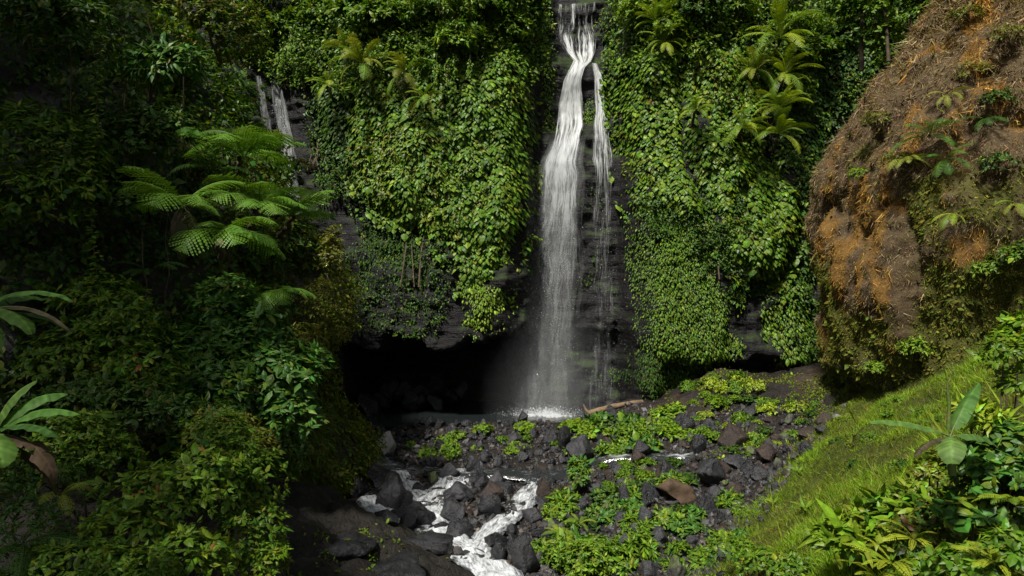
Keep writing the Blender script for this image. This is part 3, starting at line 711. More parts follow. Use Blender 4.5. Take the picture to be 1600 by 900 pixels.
# fallen log
a = P(922, 646, 40.2); b2 = P(1004, 628, 41.4)
t = np.linspace(0, 1, 24)[:, None]; pts = a + (b2 - a) * t + np.array([0, 0, .10]) * np.sin(t * 3.1) + .006 * rng.normal(size=(24, 3))
V, Fc = tube(pts, np.linspace(.20, .13, 24), 10)
lg = thing('fallen_log', 'bare brown log lying on stones beside the waterfall pool', 'log', a)
V = V + .02 * fbm(V * 3, 3, 130)[:, None]
link('trunk', mesh_np('trunk', V - a, Fc, M_LOG, smooth_sh=True), lg)
for k_, s in ((.3, .5), (.62, .35)):
    q = a + (b2 - a) * k_; V, Fc = tube([q, q + [.1, -.15, s * .6], q + [.25, -.2, s]], [.05, .035, .015], 6)
    link('branch', mesh_np('branch', V - a, Fc, M_LOG, smooth_sh=True), lg)
V, Fc = tube([a, a + [-.25, -.05, .2], a + [-.4, 0, .55]], [.16, .09, .03], 7)
link('root', mesh_np('root', V - a, Fc, M_LOG, smooth_sh=True), lg)

# ------------------------------------------------------------------ leafy plants
LEAF_ME = {}
def leaf_variant(key, tpl, pal, mat, k):
    if (key, k) not in LEAF_ME:
        LEAF_ME[key, k] = mesh_np('leaf', tpl[0], tpl[1], mat, np.repeat(palette(1, pal), len(tpl[0]), 0))
    return LEAF_ME[key, k]

def leafy(root, base, tpl, pos, M, scale, pal, mat, n_ind=0, rank=None, key=None, part='foliage', jit=.22):
    """joins the leaves of one plant; the n_ind that show largest become parts of their own"""
    n = len(pos); base = np.asarray(base, float); keep = np.ones(n, bool)
    if n_ind:
        if rank is None:
            v = np.array([0, 0, CAMZ]) - pos; dd = np.linalg.norm(v, axis=1); v /= dd[:, None]
            rank = scale / dd * np.abs((M[:, :, 2] * v).sum(1)) + 0
        idx = np.argsort(-rank)[:n_ind]; keep[idx] = False
        for i in idx:
            o = bpy.data.objects.new('leaf', leaf_variant(key or id(pal), tpl, pal, mat, int(i) % 9)); COL.objects.link(o); o.parent = root
            m = np.eye(4); m[:3, :3] = M[i] * scale[i]; m[:3, 3] = pos[i] - base
            o.matrix_basis = Matrix(m.tolist())
    if keep.any():
        me = scatter({id(OVATE): OV4, id(HEART): HEART6}.get(id(tpl), tpl), pos[keep] - base, M[keep], scale[keep], palette(int(keep.sum()), pal, jit), part, mat)
        link(part, me, root, kind='stuff' if n_ind else None)

def blob_leaves(blobs, ncl, per, L, droop=.35, spread=.9, shell=.55, up=.8, jitter=.3):
    """leaf rosettes on twig ends spread through ellipsoid lumps: blobs rows cx,cy,cz,rx,ry,rz"""
    blobs = np.array(blobs, float); vol = (blobs[:, 3] * blobs[:, 4] * blobs[:, 5]) ** .67
    b = blobs[rng.choice(len(blobs), ncl, p=vol / vol.sum())]
    d = norm(rng.normal(size=(ncl, 3))); d[:, 2] = np.where(d[:, 2] < -.35, -d[:, 2], d[:, 2])
    r = shell + (1 - shell) * rng.random(ncl) ** .5
    lump = 1 + .28 * fbm(d * 2.2 + b[:, :3] * .7, 2, 140)
    c = b[:, :3] + d * b[:, 3:] * (r * lump)[:, None]
    tw = norm(d + np.array([0, 0, .5]) + rng.normal(0, .3, (ncl, 3)))
    side = norm(np.cross(tw, rng.normal(size=(ncl, 3)))); sid2 = np.cross(tw, side)
    pos, dr, nm, sc_ = [], [], [], []
    for k in range(per):
        a = 2 * np.pi * k / per + rng.normal(0, .35, ncl); rad = side * np.cos(a)[:, None] + sid2 * np.sin(a)[:, None]
        dirv = norm(rad * spread + tw * .55 - np.array([0, 0, droop]) + rng.normal(0, .18, (ncl, 3)))
        pos.append(c + rad * L * .08 - tw * (L * .35 * rng.random(ncl))[:, None]); dr.append(dirv)
        nm.append(norm(tw + np.array([0, 0, up]) + rng.normal(0, jitter, (ncl, 3)))); sc_.append(L * np.exp(rng.normal(0, .22, ncl)))
    return np.concatenate(pos), frames(np.concatenate(dr), np.concatenate(nm)), np.concatenate(sc_)

def bush(name, label, cat, blobs, ncl, per, L, tpl, pal, mat=M_LEAF, n_ind=0, group=None, base=None, stems=True, key=None, **kw):
    blobs = [list(b) for b in blobs]
    base = np.array([blobs[0][0], blobs[0][1], blobs[0][2] - blobs[0][5]]) if base is None else np.asarray(base, float)
    root = thing(name, label, cat, base, group)
    pos, M, s = blob_leaves(blobs, ncl, per, L, **kw)
    leafy(root, base, tpl, pos, M, s, pal, mat, n_ind, key=key or name + label[:12])
    if stems:
        for b in blobs[:6]:
            c = np.array(b[:3]); mid = (base + c) / 2 + rng.normal(0, .12, 3) * b[3]
            tip = c + np.array([0, 0, b[5] * .5])
            V, Fc = tube([base - [0, 0, .1], mid, c, tip], np.array([.035, .026, .018, .006]) * max(.6, b[3]), 5)
            link('stem', mesh_np('stem', V - base, Fc, M_BARK, smooth_sh=True), root)
    return root

# --- climbing vines on the back cliff; zones are given in the cliff's plane (photograph pixels at 43 m)
KC = 43.0 / F
def c2w(poly): return np.array([((px - 800) * KC, CAMZ - (py - 450) * KC) for px, py in poly])
def poly_dist(poly, q):
    best = np.full(len(q), 1e9)
    for i in range(len(poly)):
        A, B = poly[i], poly[(i + 1) % len(poly)]; d = B - A
        t = np.clip(((q - A) @ d) / (d @ d), 0, 1); best = np.minimum(best, np.linalg.norm(q - (A + t[:, None] * d), axis=1))
    return best
def vine(label, poly, dens, L, tpl, pal, bulge, n_ind, seed, mat=M_LEAF, tilt=.75, group='climbing vines on the cliff', key='vine', lump=.6, lscale=.45):
    w = c2w(poly); lo, hi = w.min(0) - .3, w.max(0) + .3
    n = int((3.3 if L > .3 else 1.75) * dens * np.prod(hi - lo)); q = lo + rng.random((n, 2)) * (hi - lo)
    wob = q + .25 * rng.normal(size=q.shape) + .60 * st(vnoise(st(q[:, 0] * .9, q[:, 1] * .9, 0 * q[:, 0]), seed), vnoise(st(q[:, 0] * .9, q[:, 1] * .9, 0 * q[:, 0] + 7), seed))
    q = q[inside(w, wob)]
    def surf(x, z):
        d = poly_dist(w, st(x, z))
        lum = fbm(st(x * lscale, 0 * x, z * lscale * .7), 3, seed + 1) + .5 * np.abs(vnoise(st(x * 1.1, 0 * x, z * .5), seed + 2))
        return cliff_y(x, z) * .35 + cliff_y(x, z, False) * .65 - bulge * (1 - np.exp(-d / .7)) * np.clip(1 + lump * lum, .15, 3)
    x, z = q[:, 0], q[:, 1]; e = .12; y = surf(x, z)
    nrm = norm(np.stack([(surf(x + e, z) - surf(x - e, z)) / (2 * e), -np.ones_like(x), (surf(x, z + e) - surf(x, z - e)) / (2 * e)], -1))
    m = len(x); layer = rng.random(m); inw = layer ** 2 * min(.5, bulge * .6)
    pos = np.stack([x, y, z], -1) - nrm * inw[:, None]
    M = frames(np.array([0, 0, -.85]) + nrm * .6 + rng.normal(0, .17, (m, 3)), nrm * .65 + np.array([0, 0, tilt]) + rng.normal(0, .15, (m, 3)))
    s = (.69 if L > .3 else .88) * L * np.exp(rng.normal(0, .26, m))
    c = np.array([x.mean(), y.mean(), z.min()])
    root = thing('climbing_vine', label, 'vine', c, group)
    vis = s * (1.0 - layer) * (np.abs(M[:, 1, 2]) + .2) * rng.uniform(.6, 1, m)
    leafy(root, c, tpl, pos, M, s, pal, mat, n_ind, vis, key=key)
    if L > .3:              # a second, narrower creeper threaded through in patches
        pk = (fbm(st(x * .6, 0 * x, z * .6), 3, seed + 11) > .42) & (layer < .35); mm = int(pk.sum())
        leafy(root, c, OVATE, pos[pk] + nrm[pk] * .10, frames(np.array([0, 0, -.7]) + nrm[pk] * .5 + rng.normal(0, .6, (mm, 3)), nrm[pk] * .6 + np.array([0, 0, .7]) + rng.normal(0, .45, (mm, 3))), .55 * L * np.exp(rng.normal(0, .35, mm)), LIME + OLIVE, mat, part='creeper')
    for k in range(5):      # woody stems running up the rock under the leaves
        xs_ = rng.uniform(*np.quantile(x, [.15, .85])); zz = np.linspace(z.min() + .4, z.max() - .4, 14)
        xx = xs_ + .3 * vnoise(st(zz * .6, 0 * zz + k, 0 * zz), seed + 5); yy = surf(xx, zz) + .25
        V, Fc = tube(np.stack([xx, yy, zz], -1) - c, np.linspace(.05, .02, 14), 5)
        link('stem', mesh_np('stem', V, Fc, M_BARK, smooth_sh=True), root)
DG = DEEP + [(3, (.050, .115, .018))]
VINES = [
 ('dense large leaved vine curtain filling the cliff left of the fall', [(535, 110), (700, 100), (836, 70), (842, 180), (838, 270), (828, 345), (806, 395), (800, 440), (735, 452), (716, 440), (708, 395), (655, 365), (575, 320), (540, 250)], 30, .40, HEART, GREEN, 1.0, 280, 301, M_LEAF),
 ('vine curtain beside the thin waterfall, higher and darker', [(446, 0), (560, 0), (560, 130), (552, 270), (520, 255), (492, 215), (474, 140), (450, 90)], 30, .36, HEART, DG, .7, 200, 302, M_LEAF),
 ('small leaved bright tip hanging over the cave mouth', [(716, 436), (802, 440), (796, 470), (782, 500), (760, 520), (726, 506)], 110, .19, OVATE, LIME, .75, 150, 303, M_LEAF),
 ('thin dark creeper patch on the bare rock above the cave', [(585, 330), (650, 370), (704, 410), (690, 440), (700, 500), (690, 528), (628, 522), (616, 470), (580, 420), (568, 350)], 60, .17, OVATE, DEEP, .22, 60, 304, M_MOSS),
 ('narrow dark creeper strip down the rock near the thin waterfall', [(555, 380), (580, 390), (578, 500), (560, 500), (562, 440)], 60, .16, OVATE, DEEP, .15, 40, 305, M_MOSS),
 ('narrow moss green creeper strip close to the left of the fall', [(838, 58), (872, 54), (886, 80), (880, 130), (873, 175), (872, 212), (848, 210), (842, 160), (836, 120)], 130, .17, OVATE, GREEN, .45, 100, 306, M_LEAF),
 ('small round leafy tuft between the two water chutes', [(911, 152), (924, 146), (938, 150), (938, 178), (928, 192), (912, 188)], 200, .16, OVATE, GREEN, .8, 60, 307, M_LEAF),
 ('pale sunlit vine curtain edging the right of the fall', [(955, 80), (1000, 60), (1060, 90), (1062, 250), (1095, 330), (1085, 355), (990, 352), (976, 290), (965, 180)], 32, .38, HEART, GREEN, .95, 260, 308, M_GLOSS),
 ('bulging vine drape hanging in the middle right of the cliff', [(1060, 90), (1150, 70), (1190, 130), (1200, 260), (1245, 300), (1240, 380), (1210, 440), (1150, 440), (1118, 400), (1100, 335), (1062, 250)], 32, .38, HEART, GREEN, 1.1, 260, 309, M_GLOSS),
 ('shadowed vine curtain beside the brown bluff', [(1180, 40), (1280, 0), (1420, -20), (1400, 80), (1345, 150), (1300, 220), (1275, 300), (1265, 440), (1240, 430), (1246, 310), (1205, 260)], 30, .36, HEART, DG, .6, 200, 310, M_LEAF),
 ('fine leaved green carpet on the lower cliff right of the fall', [(985, 330), (1110, 330), (1140, 400), (1145, 450), (1132, 490), (1130, 560), (1080, 570), (1005, 560), (995, 470)], 120, .18, OVATE, GREEN, .55, 160, 311, M_LEAF),
 ('leafy creeper patch low beside the bluff foot', [(1195, 430), (1262, 430), (1280, 520), (1285, 600), (1215, 600), (1188, 545), (1192, 480)], 60, .26, OVATE, GREEN, .6, 120, 312, M_LEAF),
 ('low green creeper spilling over the ledge right of the pool', [(985, 545), (1060, 550), (1110, 565), (1085, 610), (1010, 620), (965, 600)], 90, .18, OVATE, DEEP, .5, 80, 313, M_MOSS),
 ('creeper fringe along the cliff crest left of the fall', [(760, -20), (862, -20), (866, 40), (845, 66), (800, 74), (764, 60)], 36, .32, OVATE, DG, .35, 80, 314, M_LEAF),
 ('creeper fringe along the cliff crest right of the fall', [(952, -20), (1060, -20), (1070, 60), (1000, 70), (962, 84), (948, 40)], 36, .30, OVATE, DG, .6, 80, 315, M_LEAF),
]
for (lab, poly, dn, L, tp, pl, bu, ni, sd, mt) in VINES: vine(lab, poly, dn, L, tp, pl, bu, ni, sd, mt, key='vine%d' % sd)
def cliff_mass(label, poly, n, L, pal, bulge, seed):
    w = c2w(poly); lo, hi = w.min(0), w.max(0); q = lo + rng.random((n, 2)) * (hi - lo)
    q = q[inside(w, q + .5 * st(vnoise(st(q[:, 0] * .8, q[:, 1] * .8, 0 * q[:, 0]), seed), vnoise(st(q[:, 0] * .8, q[:, 1] * .8, 0 * q[:, 0] + 5), seed)))]
    x, z = q[:, 0], q[:, 1]; y = cliff_y(x, z) - bulge * rng.random(len(x)) ** .6 * np.clip(.7 + fbm(st(x * .5, 0 * x, z * .5), 3, seed), .1, 2); per = 5; c = np.stack([x, y, z], -1)
    pos = np.concatenate([c + rng.normal(0, L * .6, c.shape) for _ in range(per)]); m = len(pos)
    M = frames(rng.normal(0, .6, (m, 3)) + [0, -.6, -.45], rng.normal(0, .4, (m, 3)) + [0, -.5, .8])
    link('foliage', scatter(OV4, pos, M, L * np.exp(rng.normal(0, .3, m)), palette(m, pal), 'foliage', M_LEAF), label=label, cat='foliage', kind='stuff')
cliff_mass('tangled undergrowth along the cliff crest left of the fall', [(330, -60), (870, -60), (862, 50), (835, 110), (540, 150), (455, 110), (440, 70), (400, 80)], 4200, .27, GREEN, 1.1, 341)
cliff_mass('tangled undergrowth along the cliff crest right of the fall', [(950, -60), (1480, -60), (1420, 60), (1300, 200), (1200, 120), (960, 90)], 4200, .27, GREEN, 1.0, 342)
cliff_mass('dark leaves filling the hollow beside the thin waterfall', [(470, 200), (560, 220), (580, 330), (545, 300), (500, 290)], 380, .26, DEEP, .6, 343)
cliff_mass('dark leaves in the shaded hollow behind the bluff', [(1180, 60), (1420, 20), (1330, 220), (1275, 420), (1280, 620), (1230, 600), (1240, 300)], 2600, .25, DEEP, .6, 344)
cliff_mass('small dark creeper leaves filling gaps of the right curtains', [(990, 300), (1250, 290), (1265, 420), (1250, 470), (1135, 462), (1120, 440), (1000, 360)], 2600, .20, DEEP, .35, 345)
cliff_mass('dim creeper leaves thinly covering the rock above the cave', [(545, 290), (640, 340), (715, 400), (712, 440), (690, 530), (560, 510), (545, 400)], 900, .17, DEEP, .12, 346)
cliff_mass('dark sparse leaves on the rock beside the thin waterfall', [(470, 90), (540, 150), (550, 300), (490, 340), (478, 240), (462, 150)], 420, .20, DEEP, .25, 347)
cliff_mass('dark leaves hanging over the lip of the thin waterfall', [(360, 60), (470, 60), (462, 112), (440, 118), (395, 122)], 320, .22, GREEN, .5, 348)
# thin moss and tiny creepers on the wet rock beside the fall
n = 5000; x = rng.uniform(.5, 8.5, n); z = rng.uniform(.5, 24, n)
ok = fbm(st(x * .7, 0 * x, z * .5), 3, 330) > .42; x, z = x[ok], z[ok]; n = len(x)
pos = np.stack([x, cliff_y(x, z) - .04, z], -1); nn = np.tile([[0, -1.0, .5]], (n, 1)) + rng.normal(0, .4, (n, 3))
link('rock_moss', scatter(OVATE, pos, frames(np.tile([[0, -.5, -1.0]], (n, 1)) + rng.normal(0, .4, (n, 3)), nn), .13 * np.exp(rng.normal(0, .3, n)), palette(n, DEEP), 'rock_moss', M_MOSS),
     label='small dark moss and creepers on wet rock behind the fall', cat='moss', kind='stuff')

# --- jungle cover of the near wall (left)
def wall_mass(label, s0, s1, z0, z1, n, L, tpl, pal, thick, seed, mask=None, mat=M_LEAF, hang=.5):
    s = rng.uniform(s0, s1, n); z = rng.uniform(z0, z1, n)
    off = thick * (.35 + .65 * rng.random(n)) * np.clip(.7 + 1.0 * fbm(st(s * .45, z * .45, 0 * s), 3, seed), .05, 2.2)
    p, nr = wall_pt(s, z, True, off)
    if mask is not None:
        k = mask(p); p, nr = p[k], nr[k]
    m = len(p); nr = norm(nr)
    # leaves in loose sprays of five
    per = 5; pos, dr, nm = [], [], []
    for k in range(per):
        pos.append(p + rng.normal(0, L * .55, (m, 3))); dr.append(nr * .6 + rng.normal(0, .6, (m, 3)) - np.array([0, 0, hang])); nm.append(nr * .5 + np.array([0, 0, .8]) + rng.normal(0, .4, (m, 3)))
    pos, dr, nm = np.concatenate(pos), np.concatenate(dr), np.concatenate(nm); n2 = len(pos)
    nme = 'foliage'
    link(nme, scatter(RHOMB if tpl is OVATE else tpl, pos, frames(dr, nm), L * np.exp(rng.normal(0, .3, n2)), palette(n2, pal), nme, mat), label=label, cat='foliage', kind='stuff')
SE = float(np.interp(29.5, WPL[:, 1], WS))          # arc length at the spur's edge
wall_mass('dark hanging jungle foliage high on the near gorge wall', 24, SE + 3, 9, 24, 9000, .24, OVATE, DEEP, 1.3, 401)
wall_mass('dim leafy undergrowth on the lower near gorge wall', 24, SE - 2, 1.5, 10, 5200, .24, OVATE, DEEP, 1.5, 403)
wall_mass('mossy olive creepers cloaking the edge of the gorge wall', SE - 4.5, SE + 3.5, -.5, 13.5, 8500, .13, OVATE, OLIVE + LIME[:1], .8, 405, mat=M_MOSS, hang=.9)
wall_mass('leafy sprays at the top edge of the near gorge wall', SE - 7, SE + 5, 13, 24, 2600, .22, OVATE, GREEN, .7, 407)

# --- ferns
def frond_mesh(name, pal, pairs=20, lobes=5, droop=1.1, width=.20, seed=0, mat=M_LEAF, rise=.35):
    r = np.random.default_rng(seed); nseg = 40
    t = np.linspace(0, 1, nseg); ang = rise - droop * t ** 1.3
    y = np.concatenate([[0], np.cumsum(np.cos(ang[:-1]))]) / nseg; z = np.concatenate([[0], np.cumsum(np.sin(ang[:-1]))]) / nseg
    c = np.stack([0 * y, y, z], -1); parts = [tube(c[::3], np.linspace(.010, .002, len(c[::3])), 4)]
    V, f = parts[0]; f = np.concatenate([f[:, [0, 1, 2]], f[:, [0, 2, 3]]]); Vs, Fs, o = [V], [f], len(V)
    for i in range(pairs):
        a = .14 + .85 * i / (pairs - 1); p = np.array([np.interp(a, t, c[:, j]) for j in range(3)])
        an = float(np.interp(a, t, ang)); fwd = np.array([0, math.cos(an), math.sin(an)]); upv = np.array([0, -math.sin(an), math.cos(an)])
        ln = width * (math.sin(min(1, (a - .06) * 1.45) * math.pi * .52) ** .8) * (1 - a ** 5) * 1.05 + .012
        for sg in (-1, 1):
            d = norm(np.array([sg * .9, 0, 0]) + fwd * (.28 + .5 * a) + r.normal(0, .05, 3) - upv * .16); w = .028 * (1 - .3 * a) * 20 / pairs
            sd = norm(fwd - d * (fwd @ d)); m = lobes * 2 + 1; vv = []
            for k in range(lobes + 1):
                q = k / lobes; mid = p + d * ln * q - upv * (.10 * ln * q * q)
                ww = w * (1 - q ** 2.2) + .001; tooth = ln / lobes * .55
                vv += [mid, mid + sd * ww + d * tooth - upv * .004, mid - sd * ww + d * tooth - upv * .004]
            vv = np.array(vv); ff = []
            for k in range(lobes):
                A, B = 3 * k, 3 * k + 3
                ff += [(A, A + 1, B), (A, B, A + 2)] if sg > 0 else [(A, B, A + 1), (A, A + 2, B)]
            Vs.append(vv); Fs.append(np.array(ff) + o); o += len(vv)
    V = np.concatenate(Vs); return mesh_np(name, V, np.concatenate(Fs), mat, np.tile(palette(1, pal, .12, .05), (len(V), 1)))
FR = {}
def fronds_of(kind):
    if kind not in FR:
        pal, pairs, lobes, droop, width = {'tree': (FERN, 24, 6, 1.2, .34), 'soft': (FERN, 20, 4, 1.5, .17), 'yellow': (YELLOWGREEN, 20, 4, 1.5, .16),
            'sword': (YELLOWGREEN, 26, 2, 1.1, .11), 'dark': (DEEP, 20, 4, 1.3, .2), 'dead': ([(1, (.055, .060, .018)), (1, (.045, .040, .018))], 18, 4, 1.6, .16), 'cool': (BLUE, 22, 5, 1.15, .22)}[kind]
        FR[kind] = [frond_mesh('frond', pal, pairs, lobes, droop * (.85 + .15 * k), width * (.9 + .08 * k), 500 + k, M_LEAF) for k in range(3)]
    return FR[kind]
def fern(label, base, n, L, kind, az0=0, az1=360, el=(10, 50), trunk=None, group=None, name='fern', cat='fern', skirt=0):
    base = np.asarray(base, float); root = thing(name, label, cat, base, group)
    if trunk is not None:
        tr = np.asarray(trunk, float); k = np.linspace(0, 1, 8)[:, None]
        pts = tr + (base - tr) * k + .06 * rng.normal(size=(8, 3)); V, Fc = tube(pts - base, np.linspace(.11, .08, 8), 8)
        link('trunk', mesh_np('trunk', V, Fc, M_BARK, smooth_sh=True), root)
    for i in range(n + skirt):
        dead = i >= n
        me = random.choice(fronds_of('dead' if dead else kind)); o = link('frond', me, root)
        az = R(az0 + (az1 - az0) * ((i + .5) / n if not dead else random.random()) + random.uniform(-9, 9))
        e = R(random.uniform(*el)) if not dead else R(random.uniform(-75, -50))
        o.rotation_mode = 'XYZ'
        m = Matrix.Rotation(az, 4, 'Z') @ Matrix.Rotation(e, 4, 'X') @ Matrix.Rotation(random.uniform(-.35, .35), 4, 'Y')
        s = L * random.uniform(.75, 1.15) * (.8 if dead else 1)
        o.matrix_basis = m @ Matrix.Scale(s, 4)
    return root
# az 0 points away from the camera, 90 to the left, 180 to the camera, 270 to the right
TF = 'tree ferns leaning from the near gorge wall'
fern('tree fern with two broad drooping fronds and a dead brown skirt, leftmost', P(285, 322, 19.0), 9, 1.9, 'tree', 60, 330, (-5, 35), P(300, 370, 22.5), TF, 'tree_fern', 'tree fern', 5)
fern('tree fern with a yellowing frond hanging over the dark bushes', P(350, 362, 19.2), 8, 1.75, 'tree', 150, 330, (-20, 20), P(345, 400, 22), TF, 'tree_fern', 'tree fern', 2)
fern('upper tree fern spreading in front of the thin waterfall', P(380, 246, 22.5), 10, 2.1, 'tree', 120, 350, (5, 40), P(365, 290, 25), TF, 'tree_fern', 'tree fern', 1)
fern('tree fern with layered horizontal fronds on the wall edge', P(405, 322, 22.3), 10, 2.0, 'tree', 130, 340, (-5, 35), P(390, 360, 25), TF, 'tree_fern', 'tree fern')
fern('outermost tree fern reaching past the wall edge over the dark cliff', P(458, 338, 25.0), 12, 2.0, 'tree', 120, 360, (0, 45), P(440, 370, 27), TF, 'tree_fern', 'tree fern')
fern('single small fern on the mossy wall edge below the tree ferns', P(440, 452, 21.5), 5, 1.2, 'tree', 150, 300, (-25, 15), None, 'ferns on the gorge wall')
fern('dark fern half hidden high on the near wall', P(330, 268, 21.5), 7, 1.4, 'dark', 90, 320, (0, 40), None, 'ferns on the gorge wall')
fern('pale fern arching left of the upper tree fern', P(298, 215, 21.5), 5, 1.6, 'cool', 180, 330, (0, 25), None, 'ferns on the gorge wall')
fern('dim fern low beside the hanging string vine', P(232, 425, 20.5), 6, 1.1, 'dark', 90, 300, (-10, 30), None, 'ferns on the gorge wall')
def cliff_pt(px, py, out=.9):
    x, z = (px - 800) * KC, CAMZ - (py - 450) * KC; return np.array([x, float(cliff_y(np.array([x]), np.array([z]))[0]) - out, z])
CF = 'ferns rooted among the vines left of the fall'
for (px, py, L, k, lab) in [(578, 118, 2.0, 'soft', 'drooping tree fern among the vines left of the fall, highest'), (640, 132, 1.9, 'soft', 'second drooping fern left of the fall, right of the highest'),
        (672, 172, 1.5, 'soft', 'lowest drooping fern in the left vine curtain'), (520, 140, 1.5, 'yellow', 'yellow green leafy fern left of the drooping ferns'), (548, 92, 1.6, 'soft', 'small fern at the upper left of the vine curtain')]:
    q = cliff_pt(px, py, 1.6); fern(lab, q, 15, L * 1.05, k, 80, 280, (-45, 50), q + [0, 1.4, -.7], CF, skirt=2)
RF = 'yellow ferns on the right cliff'
for (px, py, L, k, lab) in [(1208, 72, 2.5, 'yellow', 'tall sunlit yellow fern, topmost of the fern column'), (1212, 128, 2.0, 'yellow', 'sunlit yellow fern under the topmost of the column'),
        (1200, 182, 2.0, 'yellow', 'bushy yellow fern in the middle of the column'), (1195, 222, 1.9, 'yellow', 'lowest yellow fern of the column with hanging fronds'),
        (1140, 215, 1.5, 'yellow', 'upright yellow fern standing left of the fern column'), (1072, 188, 1.3, 'yellow', 'small yellow fern alone on the pale vine curtain'),
        (1022, 45, 1.9, 'yellow', 'sunlit fern near the crest right of the fall'), (1030, 80, 1.4, 'yellow', 'smaller fern just under the crest fern'), (1170, 120, 1.6, 'soft', 'green fern left of the topmost column fern')]:
    q = cliff_pt(px, py, 1.5); fern(lab, q, 17, L * 1.15, k, 60, 300, (-40, 78), q + [0, 1.3, -.8], RF)

# --- shrubs along the top of the back cliff
def cl(px, py, out, rx, ry, rz): q = cliff_pt(px, py, out); return [q[0], q[1], q[2], rx, ry, rz]
CS = 'shrubs on the cliff crest'
for lab, blobs, ncl, L, tp, pl in [
  ('leafy shrub spilling over the crest above the thin waterfall', [cl(440, 25, .6, 1.6, 1, 1.3), cl(490, 5, .6, 1.5, 1, 1)], 260, .30, OVATE, GREEN),
  ('broad glossy shrub high on the left cliff', [cl(600, 40, .9, 2.0, 1.2, 1.2), cl(560, 15, .6, 1.6, 1, 1)], 330, .34, OVATE, GREEN),
  ('sunlit spreading shrub overhanging the left vine curtain', [cl(690, 35, 1.2, 2.0, 1.3, 1.2), cl(740, 20, 1.2, 1.8, 1.2, 1.0), cl(720, 70, 1.2, 1.5, 1.1, .8)], 420, .32, LANCE, GREEN),
  ('rounded shrub at the crest close to the fall', [cl(795, 50, .5, 1.3, .8, 1.4), cl(765, 15, .6, 1.4, .9, 1)], 320, .32, OVATE, GREEN),
  ('yellow green shrub low in the left curtain crest', [cl(715, 85, 1.5, 1.3, 1.0, .6)], 150, .30, OVATE, LIME),
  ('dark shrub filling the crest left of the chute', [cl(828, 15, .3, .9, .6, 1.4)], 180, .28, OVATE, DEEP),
  ('bright bush at the crest right of the chute', [cl(1000, 20, 1.0, 1.5, 1.2, 1.2), cl(1040, 60, 1.0, 1.2, 1, 1.2)], 320, .28, OVATE, LIME),
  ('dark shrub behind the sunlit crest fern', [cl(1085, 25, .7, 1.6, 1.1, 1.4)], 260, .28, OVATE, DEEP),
  ('hanging shrub with pale sprays above the fern column', [cl(1150, 15, 1.0, 1.6, 1.2, 1.0), cl(1250, 40, 1.2, 2.2, 1.3, .8)], 380, .30, LANCE, LIME),
  ('sprawling shrub right of the fern column', [cl(1265, 75, 1.3, 1.8, 1.3, .8), cl(1235, 95, 1.3, 1.2, 1, .6)], 300, .30, OVATE, GREEN),
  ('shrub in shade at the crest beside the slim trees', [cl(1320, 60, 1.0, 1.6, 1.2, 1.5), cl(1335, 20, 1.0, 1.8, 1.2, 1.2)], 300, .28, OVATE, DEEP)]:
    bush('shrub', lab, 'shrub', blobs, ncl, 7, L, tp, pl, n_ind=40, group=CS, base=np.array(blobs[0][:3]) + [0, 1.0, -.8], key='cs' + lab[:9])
for i, (px, py) in enumerate([(705, 110), (715, 105), (738, 112), (572, 170), (690, 118)]):     # strings hanging from the left shrubs
    q = cliff_pt(px, py, 2.0); n = 60; t = rng.random(n); ln = [2.3, 1.8, 1.2, 2.0, 1.4][i]
    pos = q + np.stack([.10 * rng.normal(size=n), .1 * rng.normal(size=n), -t * ln], -1)
    root = thing('hanging_vine', ['longest leafy vine string under the sunlit overhanging shrub', 'leafy vine string just right of the longest string', 'short vine string right of the sunlit shrub', 'vine string below the highest drooping fern', 'vine string left of the longest string'][i], 'vine', q, 'vine strings left of the fall')
    leafy(root, q, OVATE, pos, frames(np.tile([[0, -.5, -.8]], (n, 1)) + rng.normal(0, .5, (n, 3)), np.tile([[0, -.7, .7]], (n, 1)) + rng.normal(0, .4, (n, 3))), np.full(n, .22), GREEN, M_LEAF)
    V, Fc = tube(np.array([[0, 0, .3], [.03, 0, -ln * .5], [0, 0, -ln]]), .012, 4); link('stem', mesh_np('stem', V, Fc, M_BARK), root)

# slim trees where the bluff meets the cliff
def tree(label, base, top, r, blobs, ncl, L, pal, tpl=OVATE, group=None, name='tree'):
    base, top = np.asarray(base, float), np.asarray(top, float); root = thing(name, label, 'tree', base, group)
    k = np.linspace(0, 1, 12)[:, None]; pts = base + (top - base) * k + np.array([1, .5, 0]) * .12 * vnoise(st(k[:, 0] * 3, 0 * k[:, 0], 0 * k[:, 0] + base[0]), 3)[:, None]
    V, Fc = tube(pts - base, np.linspace(r, r * .35, 12), 7); tk = link('trunk', mesh_np('trunk', V, Fc, M_BARK, smooth_sh=True), root)
    for b in blobs:
        s = pts[random.randrange(5, 11)]; e = np.array(b[:3]); V, Fc = tube(np.array([s, (s + e) / 2 + [0, 0, .15], e]) - base, [r * .4, r * .28, r * .1], 5)
        link('limb', mesh_np('limb', V, Fc, M_BARK, smooth_sh=True), tk)
    pos, M, s = blob_leaves(blobs, ncl, 7, L); me = scatter(tpl, pos - base, M, s, palette(len(pos), pal), 'crown', M_LEAF); link('crown', me, root)
    return root
